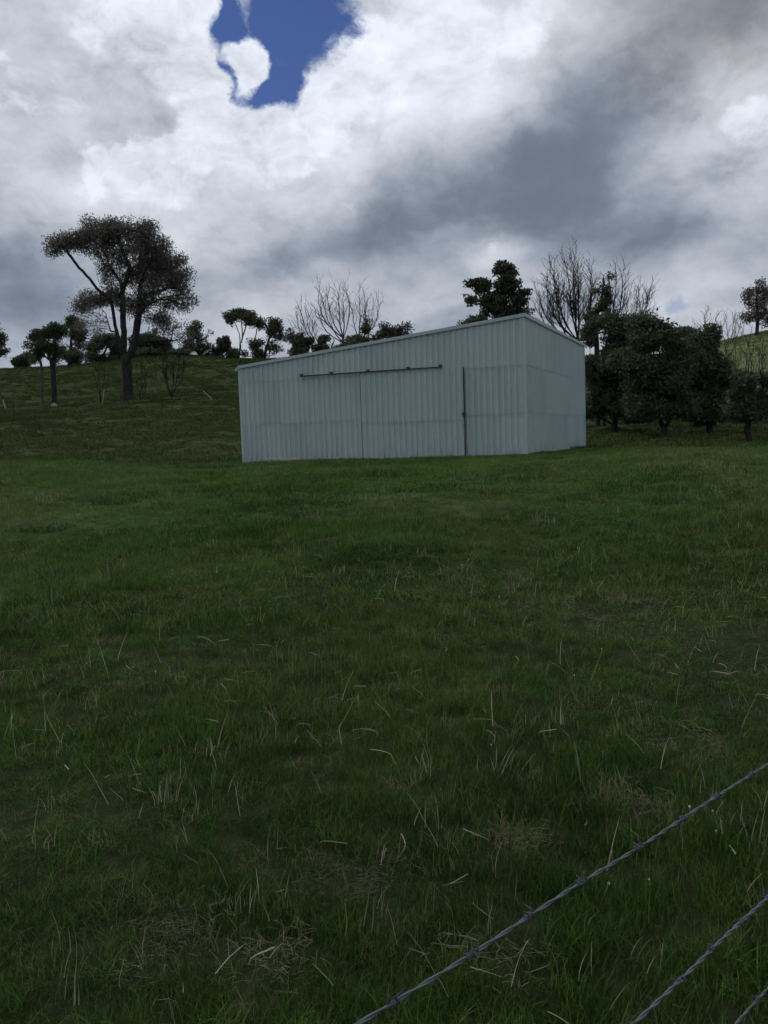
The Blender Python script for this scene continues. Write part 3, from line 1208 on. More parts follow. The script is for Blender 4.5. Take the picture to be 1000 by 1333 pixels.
tree('ridge_bush', 'dense dark bush behind the tall gum, left of its trunk', 'bush', 134, 119,
     [(122, 456, 11, 12), (136, 450, 14, 12), (150, 455, 10, 12), (134, 464, 20, 7)], 300, 0.25, 0.03, 'dark', 9500, 0.25, 'dark', seed=12, clump=0.38, hold=.7)
tree('ridge_bush', 'dense dark bush behind the tall gum, right of its trunk', 'bush', 196, 119,
     [(184, 452, 12, 13), (200, 445, 14, 12), (213, 454, 10, 10), (196, 460, 22, 6)], 300, 0.25, 0.03, 'dark', 9500, 0.25, 'dark', seed=13, clump=0.38, hold=.7)
tree('ridge_bush', 'low spreading scrub along the mound right of the tall gum', 'bush', 226, 119,
     [(216, 460, 12, 4), (232, 462, 14, 3.5), (246, 464, 8, 3)], 110, 0.12, 0.03, 'gum', 3200, 0.22, 'dark', seed=14, clump=0.28, hold=.7)
tree('ridge_tree', 'rounded tree alone on the skyline right of the tall gum', 'tree', 263, 122,
     [(256, 426, 9, 6), (248, 436, 10, 7), (265, 438, 10, 8), (256, 450, 16, 8), (268, 456, 7, 7), (244, 455, 8, 6)], 380, 0.28, 0.03, 'green', 5000, 0.20, 'dark', seed=15, clump=0.36, hold=.30)
tree('ridge_bush', 'small conical bush on the skyline left of the shed', 'bush', 292, 122,
     [(293, 447, 6, 6), (291, 456, 9, 6), (293, 464, 11, 6)], 120, 0.2, 0.03, 'dark', 4200, 0.23, 'dark', seed=16, clump=0.3, hold=.7)
tree('ridge_bush', 'small loose bush under the pale stemmed tree', 'bush', 307, 121,
     [(306, 455, 6, 6), (311, 458, 6, 7), (306, 464, 8, 5)], 90, 0.15, 0.03, 'green', 1900, 0.21, 'dark', seed=17, clump=0.3)
tree('pale_stemmed_tree', 'tree with long bare pale stems and a tufted crown left of the shed', 'tree', 312, 124,
     [(300, 413, 7, 6), (312, 405, 8, 5), (323, 412, 8, 6), (308, 422, 8, 3, .6), (325, 424, 5, 4, .6)], 220, 0.15, 0.03, 'dark', 3600, 0.22, 'grey', trunk_top=(313, 452), seed=18, clump=0.36, up=0.1, hold=.4,
     skeleton=[[(313, 450), (312, 435), (306, 420)], [(314, 446), (316, 430), (314, 412)], [(315, 440), (320, 426), (322, 416)]])
tree('ridge_tree', 'dark leaning two-lobed tree on the skyline beside the shed roof', 'tree', 344, 123,
     [(350, 414, 9, 5), (340, 423, 8, 6), (358, 427, 9, 7), (367, 437, 6, 5), (346, 440, 9, 7), (332, 450, 8, 9), (354, 454, 9, 8), (342, 463, 12, 6)],
     480, 0.28, 0.03, 'dark', 6800, 0.21, 'dark', seed=19, clump=0.36, hold=.30)

# behind the shed
tree('garden_shrub', 'dark leafy shrub showing over the low end of the shed roof', 'bush', 394, 70,
     [(388, 446, 9, 8), (400, 452, 10, 7), (391, 458, 13, 8), (383, 435, 4, 5, .4)], 220, 0.12, 0.02, 'dark', 3600, 0.16, 'dark', seed=21, clump=0.2, step=.35, kill=.5)
tree('bare_tree', 'thin bare sapling at the left over the low shed roof', 'tree', 421, 72, [(410, 430, 10, 20)], 10, 0.07, 0.011, None, 0, 0.2, 'grey', trunk_top=(421, 458), seed=22, step=.38,
     tips=[(393, 408), (399, 404), (406, 412), (396, 420), (388, 418)], fan=1.1, k=4)
tree('bare_tree', 'bare tree with wide forked branches over the middle of the shed roof', 'tree', 447, 74, [(430, 400, 10, 20)], 10, 0.12, 0.009, None, 0, 0.2, 'grey', trunk_top=(447, 440), seed=23, step=.42,
     tips=[(438, 375), (418, 384), (426, 380), (412, 401), (447, 380), (413, 388), (455, 385)], fan=1.1, k=4)
tree('bare_tree', 'bare upright tree with a dark knot of twigs right of the forked one', 'tree', 466, 74, [(470, 400, 10, 20)], 10, 0.10, 0.009, None, 0, 0.2, 'grey', trunk_top=(468, 442), seed=24, step=.42,
     tips=[(467, 380), (475, 382), (478, 390), (460, 398), (494, 402), (486, 412)], fan=1.1, k=4)
tree('garden_shrub', 'leafy shrub between the two bare trees above the shed roof', 'bush', 432, 70,
     [(430, 446, 12, 7), (440, 452, 12, 7), (424, 455, 12, 7)], 160, 0.12, 0.02, 'dark', 2600, 0.16, 'dark', seed=25, clump=0.2, step=.35, kill=.5)
tree('garden_shrub', 'pale green ivied shrub right of the bare trees above the shed roof', 'bush', 478, 71,
     [(477, 426, 4, 12), (480, 438, 11, 10), (468, 448, 14, 8), (492, 440, 9, 8)], 240, 0.12, 0.02, 'light', 3000, 0.14, 'grey', seed=26, clump=0.2, step=.35, kill=.5)
tree('garden_shrub', 'twiggy dark shrub rightmost above the low half of the shed roof', 'bush', 512, 71,
     [(505, 432, 9, 8), (518, 432, 9, 6), (526, 436, 8, 5), (512, 445, 14, 8), (533, 426, 4, 7, .3)], 280, 0.12, 0.018, 'dark', 2400, 0.15, 'dark', seed=27, clump=0.22, step=.35, kill=.45, hold=.4)
tree('broadleaf_tree', 'dark two-lobed leafy tree behind the high end of the shed roof', 'tree', 655, 62,
     [(655, 351, 11, 6), (664, 364, 13, 8), (672, 384, 12, 13), (655, 372, 8, 9), (650, 390, 12, 9), (626, 374, 10, 8), (616, 387, 7, 6), (632, 392, 12, 7), (660, 405, 22, 8), (612, 371, 4, 3, .6), (640, 422, 30, 12, .6), (612, 420, 5, 4)],
     800, 0.3, 0.02, 'dark', 16500, 0.16, 'dark', seed=28, clump=0.19, step=.4, kill=.45, hold=.42)
tree('bare_tree', 'large bare fan-shaped tree right of the shed roof peak', 'tree', 754, 64, [(735, 370, 20, 30)], 10, 0.15, 0.008, None, 0, 0.2, 'dark', trunk_top=(754, 446), seed=29, step=.36,
     tips=[(704, 387), (709, 370), (717, 358), (724, 351), (733, 345), (741, 342), (749, 346), (756, 352), (763, 357), (767, 366), (770, 380), (706, 402), (713, 380), (745, 364), (730, 362)], k=4, fan=1.55)
tree('ivied_tree', 'tall narrow tree with ivy-like leaves right of the bare fan tree', 'tree', 778, 60,
     [(786, 362, 8, 8), (787, 380, 9, 12), (782, 400, 10, 10), (776, 420, 12, 10), (768, 440, 10, 10)], 420, 0.18, 0.016, 'dark', 4600, 0.14, 'dark', seed=30, clump=0.17, step=.4, kill=.42, up=.15, hold=.4)
tree('bare_tree', 'bare sloping branches of a tree reaching right above the dark thicket', 'tree', 786, 61, [(815, 390, 20, 20)], 10, 0.12, 0.008, None, 0, 0.2, 'dark', trunk_top=(790, 446), seed=31, step=.36,
     tips=[(801, 362), (811, 360), (818, 374), (825, 386), (838, 396), (845, 386), (797, 372), (848, 384), (816, 398)], k=4, fan=1.4)

# the dark thicket at the right
tree('thicket_tree', 'broad black-green tree next to the shed wall, first of the right thicket', 'tree', 800, 56,
     [(800, 440, 20, 14), (790, 470, 22, 20), (815, 465, 22, 20), (785, 505, 22, 22), (812, 510, 24, 24), (790, 532, 24, 14), (815, 425, 12, 8), (770, 428, 8, 9), (798, 418, 7, 7, .7), (772, 470, 10, 12), (774, 510, 10, 26), (826, 440, 14, 12), (828, 535, 14, 14), (772, 540, 10, 12)],
     800, 0.2, 0.02, 'dark', 30000, 0.16, 'dark', seed=33, clump=0.31, step=.4, kill=.5, hold=.5)
tree('thicket_tree', 'broad dark tree with a short forked trunk in the right thicket', 'tree', 866, 52,
     [(838, 424, 16, 9), (852, 446, 24, 15), (830, 470, 22, 18), (868, 470, 22, 20), (845, 502, 26, 22), (875, 505, 22, 22), (858, 530, 34, 12), (833, 530, 16, 14), (892, 480, 14, 20), (890, 520, 12, 20), (846, 412, 8, 6, .7), (862, 432, 9, 8)],
     900, 0.2, 0.02, 'dark', 32000, 0.16, 'dark', trunk_top=(864, 556), seed=34, clump=0.31, step=.4, kill=.5, hold=.5,
     skeleton=[[(864, 556), (858, 544), (850, 530)], [(866, 558), (872, 545), (878, 532)]])
tree('thicket_tree', 'loose lighter leaved tree rising behind the right thicket', 'tree', 882, 66,
     [(858, 423, 7, 6), (872, 432, 9, 7), (888, 433, 11, 7), (899, 446, 9, 8), (880, 450, 18, 8), (862, 442, 8, 7)], 380, 0.2, 0.02, 'light', 4600, 0.16, 'grey', seed=35, clump=0.22, step=.4, kill=.45, hold=.45)
tree('thicket_tree', 'olive green rounded tree at the middle right of the thicket', 'tree', 925, 53,
     [(918, 450, 13, 10), (935, 468, 15, 12), (905, 475, 18, 16), (930, 495, 22, 18), (908, 518, 22, 18), (938, 522, 18, 16), (920, 540, 28, 10), (952, 500, 14, 18), (948, 535, 12, 12), (900, 458, 10, 9), (892, 505, 10, 20), (926, 438, 6, 7, .7), (908, 444, 7, 6, .7)],
     800, 0.2, 0.02, 'green', 30000, 0.155, 'dark', seed=36, clump=0.30, step=.4, kill=.5, hold=.5)
tree('thicket_tree', 'small dark tree with a leaning trunk nearest at the right edge', 'tree', 977, 45,
     [(975, 500, 15, 12), (990, 515, 15, 14), (965, 522, 13, 10), (985, 538, 18, 10), (1005, 525, 16, 16), (960, 538, 9, 7), (992, 490, 13, 10)],
     560, 0.16, 0.018, 'dark', 15000, 0.13, 'dark', trunk_top=(973, 562), seed=37, clump=0.21, step=.35, kill=.42, hold=.5)
tree('bare_shrub', 'bare upright shrub in front of the bright right hillside', 'bush', 960, 58, [(955, 470, 10, 20)], 10, 0.06, 0.010, None, 0, 0.2, 'grey', trunk_top=(960, 515), seed=38, step=.35,
     tips=[(943, 455), (949, 446), (956, 448), (962, 440), (968, 456), (974, 462), (946, 470)], fan=.75, k=4)
tree('bare_shrub', 'bare brown shrub at the right edge over the leaning tree', 'bush', 988, 56, [(990, 470, 10, 20)], 10, 0.07, 0.010, None, 0, 0.2, 'grey', trunk_top=(988, 520), seed=39, step=.35,
     tips=[(975, 458), (981, 448), (988, 455), (994, 442), (1001, 450), (1008, 446), (1014, 460)], fan=.75, k=4)
tree('bare_shrub', 'brown bare scrub on the skyline above the right thicket', 'bush', 925, 128, [(925, 430, 10, 14)], 10, 0.11, 0.016, None, 0, 0.2, 'grey', trunk_top=(925, 452), seed=40, step=.5,
     tips=[(912, 428), (917, 418), (924, 424), (930, 420), (936, 428), (920, 410)], fan=1.1, k=4)
tree('bare_shrub', 'brown bare scrub on the skyline beside the far right gum', 'bush', 950, 128, [(950, 430, 10, 14)], 10, 0.11, 0.016, None, 0, 0.2, 'grey', trunk_top=(950, 448), seed=41, step=.5,
     tips=[(939, 426), (946, 418), (953, 412), (957, 424), (964, 418), (968, 430)], fan=1.1, k=4)
tree('hill_gum', 'tall open gum on the hilltop at the far right edge', 'tree', 985, 129,
     [(984, 373, 9, 7), (975, 384, 7, 6), (994, 380, 8, 8), (977, 397, 7, 5), (993, 396, 9, 7), (972, 414, 9, 5), (990, 412, 8, 6), (1004, 404, 9, 9), (1001, 420, 9, 5)],
     420, 0.26, 0.03, 'gum', 5200, 0.22, 'dark', trunk_top=(986, 425), seed=42, clump=0.38, step=.5, kill=.55, hold=.4, skeleton=[[(986, 424), (986, 400), (985, 382)]])
# saplings below the tall gum
tree('bare_sapling', 'bare forked sapling in the grass right of the tall gum trunk', 'sapling', 223, 84, [(223, 480, 10, 14)], 10, 0.09, 0.016, None, 0, 0.2, 'dark', trunk_top=(223, 512), seed=43, step=.35,
     tips=[(210, 470), (217, 462), (225, 466), (232, 460), (239, 468), (213, 484)], fan=1.1, k=4)
tree('bare_sapling', 'thin bare sapling close to the right side of the tall gum trunk', 'sapling', 182, 84, [(183, 490, 5, 12)], 10, 0.07, 0.016, None, 0, 0.2, 'dark', trunk_top=(182, 513), seed=44, step=.35,
     tips=[(177, 478), (183, 470), (189, 476), (192, 486)], fan=.6, k=4)
tree('bare_sapling', 'small bare sapling beside a pale stake left of the tall gum trunk', 'sapling', 130, 84, [(130, 495, 6, 10)], 10, 0.07, 0.016, None, 0, 0.2, 'dark', trunk_top=(130, 513), seed=45, step=.35,
     tips=[(124, 486), (130, 480), (136, 478), (139, 490)], fan=.6, k=4)


# ------------------------------------------------------------------ small things on the hillside
def stick(name, label, cat, p_px, q_px, depth, r, mat, extra=None, group=None):
    a = at(*p_px, depth)
    z = Hs(a.x, depth)
    off = z - a.z
    b = at(*q_px, depth)
    mb = MB()
    v = Vector((b.x - a.x, 0.05, b.z - a.z))
    pts = [Vector((0, 0, -0.15)), v * 0.35 + Vector((0.02, 0, 0)), v * 0.7 - Vector((0.02, 0.02, 0)), v]
    mb.tube(pts, [r, r * 0.95, r * 0.9, r * 0.75], 6)
    o = mb.build(name, mat, None, False, (a.x, depth, z))
    return tag(o, label, cat, group)


stick('fallen_branch', 'pale straight stick leaning in the grass left of the shed', 'stick', (277, 517), (264, 504), 83, 0.04, M_WHITE)
stick('tree_stake', 'pale crooked stake beside the small sapling left of the tall gum', 'stake', (132, 514), (135, 496), 83, 0.04, M_WHITE)
stick('marker_post', 'thin dark post with pale top right of the tall gum', 'post', (206, 517), (206, 498), 84, 0.05, M_POST)
stick('fence_post', 'short grey fence post at the left edge of the hillside', 'post', (20, 521), (20, 503), 84, 0.09, M_POST)
stick('fence_post', 'white leaning post at the left edge of the hillside', 'post', (6, 520), (3, 508), 83, 0.06, M_WHITE)
a = at(68, 512, 83)
mb = MB()
mb.add([(-0.28, 0, -0.1), (0.22, 0.05, -0.1), (0.26, 0.05, 0.32), (0.05, 0.0, 0.48), (-0.2, 0, 0.25),
        (-0.28, 0.32, -0.1), (0.22, 0.37, -0.1), (0.26, 0.37, 0.30), (0.05, 0.32, 0.44), (-0.2, 0.32, 0.25)],
       [(0, 1, 2, 3, 4), (9, 8, 7, 6, 5), (0, 5, 6, 1), (1, 6, 7, 2), (2, 7, 8, 3), (3, 8, 9, 4), (4, 9, 5, 0)])
o = mb.build('pale_stone', M_WHITE, None, False, (a.x, 83, Hs(a.x, 83)))
tag(o, 'small white stone at the foot of the slender tree', 'stone')

# ------------------------------------------------------------------ barbed wire fence in the foreground
VP = ray(1567, 634)                         # where the wires run to
P0 = Vector((0, 0, EYE)) + ray(470, 1333) * (0.60 / ray(470, 1333).dot(CAM_F))
PN = Vector((VP.y, -VP.x, 0)).normalized()  # the fence stands in this upright plane


def on_fence(px, py):
    r = ray(px, py)
    t = (P0 - Vector((0, 0, EYE))).dot(PN) / r.dot(PN)
    return Vector((0, 0, EYE)) + r * t


def barb_mesh(seed):
    rr = random.Random(seed)
    mb = MB()
    w = 0.0009
    for c, sgn in ((-0.0035, 1), (0.0035, -1)):
        pts = []
        for i in range(15):
            an = i / 14 * 2 * math.pi * 1.15 * sgn + rr.uniform(-.05, .05)
            pts.append((c + (i / 14 - 0.5) * 0.006, math.cos(an) * 0.0026, math.sin(an) * 0.0026))
        s0 = Vector(pts[0])
        s1 = Vector(pts[-1])
        t0 = Vector((rr.uniform(-.3, .3), rr.uniform(-.6, .6), rr.choice((-1, 1)))).normalized()
        t1 = Vector((rr.uniform(-.3, .3), rr.choice((-1, 1)), rr.uniform(-.6, .6))).normalized()
        pts = [s0 + t0 * 0.009, s0 + t0 * 0.003] + pts + [s1 + t1 * 0.003, s1 + t1 * 0.009]
        rad = [w * 0.25] + [w] * (len(pts) - 2) + [w * 0.25]
        mb.tube(pts, rad, 5)
    return mesh('barb', mb.v, mb.f, M_BARB, True)


barbs = [barb_mesh(s) for s in range(5)]
wires = [((470, 1333), (1000, 995), 0.00098, 0.00092, 0.098, 'upper barbed wire crossing the lower right corner of the pasture'),
         ((825, 1333), (1000, 1168), 0.00130, 0.00125, 0.10, 'thicker middle barbed wire in the lower right corner'),
         ((960, 1333), (1000, 1287), 0.0010, 0.0010, 0.10, 'lowest barbed wire just cutting the bottom right corner')]
for wi, (pa, pb, wr_, hr, sp, lab) in enumerate(wires):
    a = on_fence(*pa)
    b = on_fence(*pb)
    d = (b - a).normalized()
    root = link('barbed_wire', None, None, a - d * 2.4)
    tag(root, lab, 'barbed wire', 'barbed wires of the foreground fence')
    u = Vector((0, 0, 1)) - d * d.z
    u.normalize()
    w = d.cross(u)
    rr = random.Random(20 + wi)
    length = 7.0
    n = int(length / 0.0035)

    def centre(t):
        return d * t + u * (0.0010 * math.sin(t * 3.1 + wi) + 0.0006 * math.sin(t * 17 + 2 * wi)) + w * (0.001 * math.sin(t * 5.3 + wi * 2) + 0.0005 * math.sin(t * 23))
    for ph in (0, math.pi):
        pts = []
        for i in range(n + 1):
            t = length * i / n
            an = ph + 2 * math.pi * (t / 0.060 + 0.5 * math.sin(t * 4.1 + wi))
            pts.append(centre(t) + (u * math.cos(an) + w * math.sin(an)) * hr)
        MB().tube(pts, wr_, 6).build('strand', M_WIRE, root, True)
    t = 0.03
    q = Matrix((d, w, u)).transposed().to_quaternion()
    while t < length:
        o = link('barb', barbs[rr.randrange(5)], root, centre(t))
        o.rotation_mode = 'QUATERNION'
        from mathutils import Quaternion
        o.rotation_quaternion = q @ Quaternion((1, 0, 0), rr.uniform(0, 6.28))
        t += sp * rr.uniform(0.85, 1.15)


# ------------------------------------------------------------------ grass
def blade(vs, fs, rs, ox, oy, h, w, lean, az, segs=3, curl=1.0):
    dx, dy = math.cos(az), math.sin(az)
    sx, sy = -dy, dx
    tw = rs.uniform(-0.5, 0.5)
    n0 = len(vs)
    for i in range(segs + 1):
        f = i / segs
        bend = lean * (f ** 1.7)
        zz = h * (f - 0.42 * curl * min(1.0, lean / max(h, 1e-4)) * f * f)
        cx, cy = ox + dx * bend, oy + dy * bend
        ww = w * (1 - f ** 1.6) * 0.5
        ax_, ay_ = sx * math.cos(tw * f) + dx * math.sin(tw * f), sy * math.cos(tw * f) + dy * math.sin(tw * f)
        if i < segs:
            vs.append((cx - ax_ * ww, cy - ay_ * ww, zz))
            vs.append((cx + ax_ * ww, cy + ay_ * ww, zz))
        else:
            vs.append((cx, cy, zz))
    for i in range(segs - 1):
        fs.append((n0 + 2 * i, n0 + 2 * i + 1, n0 + 2 * i + 3, n0 + 2 * i + 2))
    k = n0 + 2 * (segs - 1)
    fs.append((k, k + 1, k + 2))


def tuft(name, seed, n, radius, h0, h1, w, leanf, mat, segs=3):
    rs = random.Random(seed)
    vs, fs, bl = [], [], []
    for i in range(n):
        r = radius * math.sqrt(rs.random())
        a = rs.uniform(0, 6.283)
        h = h0 + (h1 - h0) * rs.random() ** 1.4
        blade(vs, fs, rs, r * math.cos(a), r * math.sin(a), h, w * rs.uniform(0.7, 1.3), h * rs.uniform(0.15, leanf), rs.uniform(0, 6.283), segs)
        bl += [rs.random()] * (len(vs) - len(bl))
    me = mesh(name, vs, fs, mat)
    me.attributes.new('blade', 'FLOAT', 'POINT').data.foreach_set('value', bl)
    return me


def straw(name, seed, n, radius, l0, l1, w, mat, upright=0.2):
    """loose dry stems lying over the grass, bent at their nodes"""
    rs = random.Random(seed)
    mb = MB()
    for i in range(n):
        a = rs.uniform(0, 6.283)
        r = radius * math.sqrt(rs.random())
        p = Vector((r * math.cos(a), r * math.sin(a), rs.uniform(0.015, 0.06)))
        az = rs.uniform(0, 6.283)
        el = rs.uniform(-0.1, 0.35) if rs.random() > upright else rs.uniform(0.6, 1.3)
        L = rs.uniform(l0, l1)
        pts = [p.copy()]
        ns = 6
        for j in range(ns):
            az += rs.uniform(-0.3, 0.3)
            el += rs.uniform(-0.28, 0.18)
            if rs.random() < 0.16:
                az += rs.uniform(-0.9, 0.9)
            p = p + Vector((math.cos(az) * math.cos(el), math.sin(az) * math.cos(el), math.sin(el))) * (L / ns)
            p.z = max(p.z, 0.012)
            pts.append(p.copy())
        ww = w * rs.uniform(0.6, 1.4)
        mb.tube(pts, [ww, ww, ww * .9, ww * .85, ww * .75, ww * .6, ww * .25], 3, False)
    return mesh(name, mb.v, mb.f, mat)


lib = bpy.data.collections.new('grass_library')     # not linked to the scene: sources for the scatter only


def scatter(name, label, cat, protos, pts, rot, scl, tint, dry_or_sunlit, pick):
    c = bpy.data.collections.new(name + '_sources')
    for i, me in enumerate(protos):
        o = bpy.data.objects.new('%s_source_%02d' % (name, i), me)
        c.objects.link(o)
    me = bpy.data.meshes.new(name)
    me.vertices.add(len(pts))
    me.vertices.foreach_set('co', np.asarray(pts, np.float32).ravel())
    for an, ty, val in (('rot', 'FLOAT_VECTOR', rot), ('scl', 'FLOAT_VECTOR', scl), ('tint', 'FLOAT', tint), ('dry_or_sunlit', 'FLOAT', dry_or_sunlit), ('pick', 'INT', pick)):
        at_ = me.attributes.new(an, ty, 'POINT')
        if ty == 'FLOAT_VECTOR':
            at_.data.foreach_set('vector', np.asarray(val, np.float32).ravel())
        elif ty == 'FLOAT':
            at_.data.foreach_set('value', np.asarray(val, np.float32))
        else:
            at_.data.foreach_set('value', np.asarray(val, np.int32))
    ob = link(name, me)
    g = bpy.data.node_groups.new(name + '_scatter', 'GeometryNodeTree')
    g.interface.new_socket('Geometry', in_out='INPUT', socket_type='NodeSocketGeometry')
    g.interface.new_socket('Geometry', in_out='OUTPUT', socket_type='NodeSocketGeometry')
    gi = g.nodes.new('NodeGroupInput')
    go = g.nodes.new('NodeGroupOutput')
    ip = g.nodes.new('GeometryNodeInstanceOnPoints')
    ci = g.nodes.new('GeometryNodeCollectionInfo')
    ci.inputs['Collection'].default_value = c
    ci.inputs['Separate Children'].default_value = True
    ci.inputs['Reset Children'].default_value = True
    ip.inputs['Pick Instance'].default_value = True

    def na(n_, ty):
        q = g.nodes.new('GeometryNodeInputNamedAttribute')
        q.data_type = ty
        q.inputs['Name'].default_value = n_
        return q.outputs['Attribute']
    e2r = g.nodes.new('FunctionNodeEulerToRotation')
    g.links.new(na('rot', 'FLOAT_VECTOR'), e2r.inputs[0])
    g.links.new(gi.outputs[0], ip.inputs['Points'])
    g.links.new(ci.outputs[0], ip.inputs['Instance'])
    g.links.new(e2r.outputs[0], ip.inputs['Rotation'])
    g.links.new(na('scl', 'FLOAT_VECTOR'), ip.inputs['Scale'])
    g.links.new(na('pick', 'INT'), ip.inputs['Instance Index'])
    g.links.new(ip.outputs[0], go.inputs[0])
    md = ob.modifiers.new('scatter', 'NODES')
    md.node_group = g
    tag(ob, label, cat, kind='stuff')
    return ob


RS = np.random.RandomState(77)
BARE = [(ground_hit(*p), r) for p, r in (((435, 1150), .14), ((215, 1250), .13), ((745, 800), .28), ((600, 662), .8), ((690, 1115), .10),
                                         ((835, 790), .25), ((830, 1060), .12), ((905, 985), .16), ((645, 1255), .10), ((490, 1145), .10), ((360, 1275), .10))]


def bare_mask(x, y):
    m_ = np.zeros_like(x)
    for c, r in BARE:
        m_ = np.maximum(m_, np.exp(-((x - c.x) ** 2 + (y - c.y) ** 2 * 0.6) / r ** 2))
    return m_


def in_shed(x, y, mgn=0.02):
    lx = (x - SA.x) * DX.x + (y - SA.y) * DX.y
    ly = (x - SA.x) * DY.x + (y - SA.y) * DY.y
    return (lx > -mgn) & (lx < L1 + mgn) & (ly > -mgn) & (ly < L2 + mgn)


def band_points(y0, y1, dens, side=0.56, margin=1.3, dn=1.0):
    area_n = int(dens * ((side * (y1 ** 2 - y0 ** 2)) + 2 * margin * (y1 - y0)))
    y = np.sqrt(RS.uniform(y0 ** 2, y1 ** 2, area_n * 1)) if y0 > 3 else RS.uniform(y0, y1, area_n)
    x = RS.uniform(-1, 1, area_n) * (side * y + margin)
    return x, y


def make_band(name, label, protos, y0, y1, dens, s0, s1, rough=False, thin=0.8, side=0.56):
    x, y = band_points(y0, y1, dens, side)
    keep = ~in_shed(x, y, 0.05 if y0 < 40 else 0.3)
    keep &= RS.uniform(0, 1, len(x)) > bare_mask(x, y) * thin
    x, y = x[keep], y[keep]
    wall_n = 0
    if name == 'field_grass':
        t1 = RS.uniform(0, L1, 260)
        t2 = RS.uniform(0, L2, 240)
        f1 = SA.x + DX.x * t1 - DY.x * RS.uniform(0.06, 0.3, 260), SA.y + DX.y * t1 - DY.y * RS.uniform(0.06, 0.3, 260)
        f2 = SA.x + DX.x * (L1 + 0.1) + DY.x * t2 + DX.x * RS.uniform(0, 0.25, 240), SA.y + DX.y * (L1 + 0.1) + DY.y * t2 + DX.y * RS.uniform(0, 0.25, 240)
        x, y = np.concatenate([x, f1[0], f2[0]]), np.concatenate([y, f1[1], f2[1]])
        wall_n = 500
    n = len(x)
    z = H(x, y) - 0.004
    big = vnoise(x, y, 2.6, 31) + 0.6 * vnoise(x, y, 0.9, 32)
    huge = vnoise(x, y, 7.0, 33)
    # longer, paler grass on the swell at the right
    swell = sstep(x - 0.28 * y, 0.3, 2.0) * sstep(y, 7, 11) * (1 - sstep(y, 24, 29))
    s = s0 + (s1 - s0) * RS.uniform(0, 1, n) ** 1.5
    hs = np.clip(0.80 + big * 1.25 + swell * 0.4, 0.3, 1.6)
    if wall_n:
        hs[-wall_n:] = np.clip(0.6 + 2.6 * (vnoise(x[-wall_n:], y[-wall_n:], 0.8, 61) + 0.3), 0.4, 2.6)
        s[-wall_n:] *= 0.6
    scl = np.stack([s, s, s * hs], 1)
    rot = np.stack([RS.normal(0, .14, n), RS.normal(0, .14, n), RS.uniform(0, 6.283, n)], 1)
    tint = np.clip(0.45 + vnoise(x, y, 1.7, 41) * 0.7 + vnoise(x, y, 0.5, 42) * 0.4 + huge * 0.4 + RS.normal(0, .2, n), 0, 1)
    dry_or_sunlit = np.clip((RS.uniform(0, 1, n) < 0.06 + swell * 0.22) * RS.uniform(0.3, 0.9, n) + bare_mask(x, y) * 0.25 + np.clip(0.02 + 0.4 * vnoise(x, y, 1.3, 44), 0, .2) + np.clip(huge * 0.35, 0, .12), 0, 1)
    tint = np.clip(tint - 0.10 * (1 - sstep(y, 3, 11)) + 0.25 * sstep(y, 11, 20), 0, 1)          # shade among the near blades and lit far tips, painted into the tint
    lip = sstep(-x, 4, 9) * sstep(y + 5 * vnoise(x, y, 3.0, 63), 20, 31)
    if not rough:
        tint = np.clip(tint - lip * 0.18, 0, 1)
        dry_or_sunlit = np.clip(dry_or_sunlit + lip * 0.12, 0, 1)
    if rough:
        tint = np.clip(0.45 + RS.normal(0, .22, n) + vnoise(x, y * 0.4, 9.0, 64) * 0.5, 0, 1)
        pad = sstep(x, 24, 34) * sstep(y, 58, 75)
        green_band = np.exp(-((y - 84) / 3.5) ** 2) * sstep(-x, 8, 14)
        dry_or_sunlit = pad * RS.uniform(0.6, 1.0, n)  # here the dry tint stands in for sunlight on the far right slope
        tint = np.clip(tint - green_band * 0.5, 0, 1)
        scl[:, 2] *= (1 - 0.6 * green_band) * (1 - 0.6 * pad)
    return scatter(name, label, 'grass', protos, np.stack([x, y, z], 1), rot, scl, tint, dry_or_sunlit, RS.randint(0, len(protos), n))


near_t = [tuft('near_tuft', 100 + i, 64, 0.09, 0.025, 0.105, 0.0028, 1.15, M_GRASS, 4) for i in range(10)]
mid_t = [tuft('mid_tuft', 120 + i, 70, 0.15, 0.03, 0.10, 0.0050, 1.1, M_GRASS, 3) for i in range(6)]
far_t = [tuft('far_tuft', 140 + i, 80, 0.28, 0.03, 0.10, 0.0105, 1.1, M_GRASS, 3) for i in range(6)]
hill_t = [tuft('hill_tuft', 160 + i, 60, 0.45, 0.10, 0.34, 0.035, 0.9, M_ROUGH, 2) for i in range(6)]
make_band('near_grass', 'short dark green pasture grass in the foreground', near_t, 0.6, 6.5, 200, 0.6, 1.15, thin=0.5)
make_band('middle_grass', 'short green pasture grass across the middle of the field', mid_t, 6.3, 14.5, 85, 0.85, 1.25)
make_band('field_grass', 'green pasture grass leading up to the shed', far_t, 14.0, 42, 34, 0.8, 1.2, side=0.62)
make_band('hillside_grass', 'rough olive tussocky grass covering the hillside', hill_t, 34, 135, 5.0, 0.55, 1.2, rough=True, side=0.62)

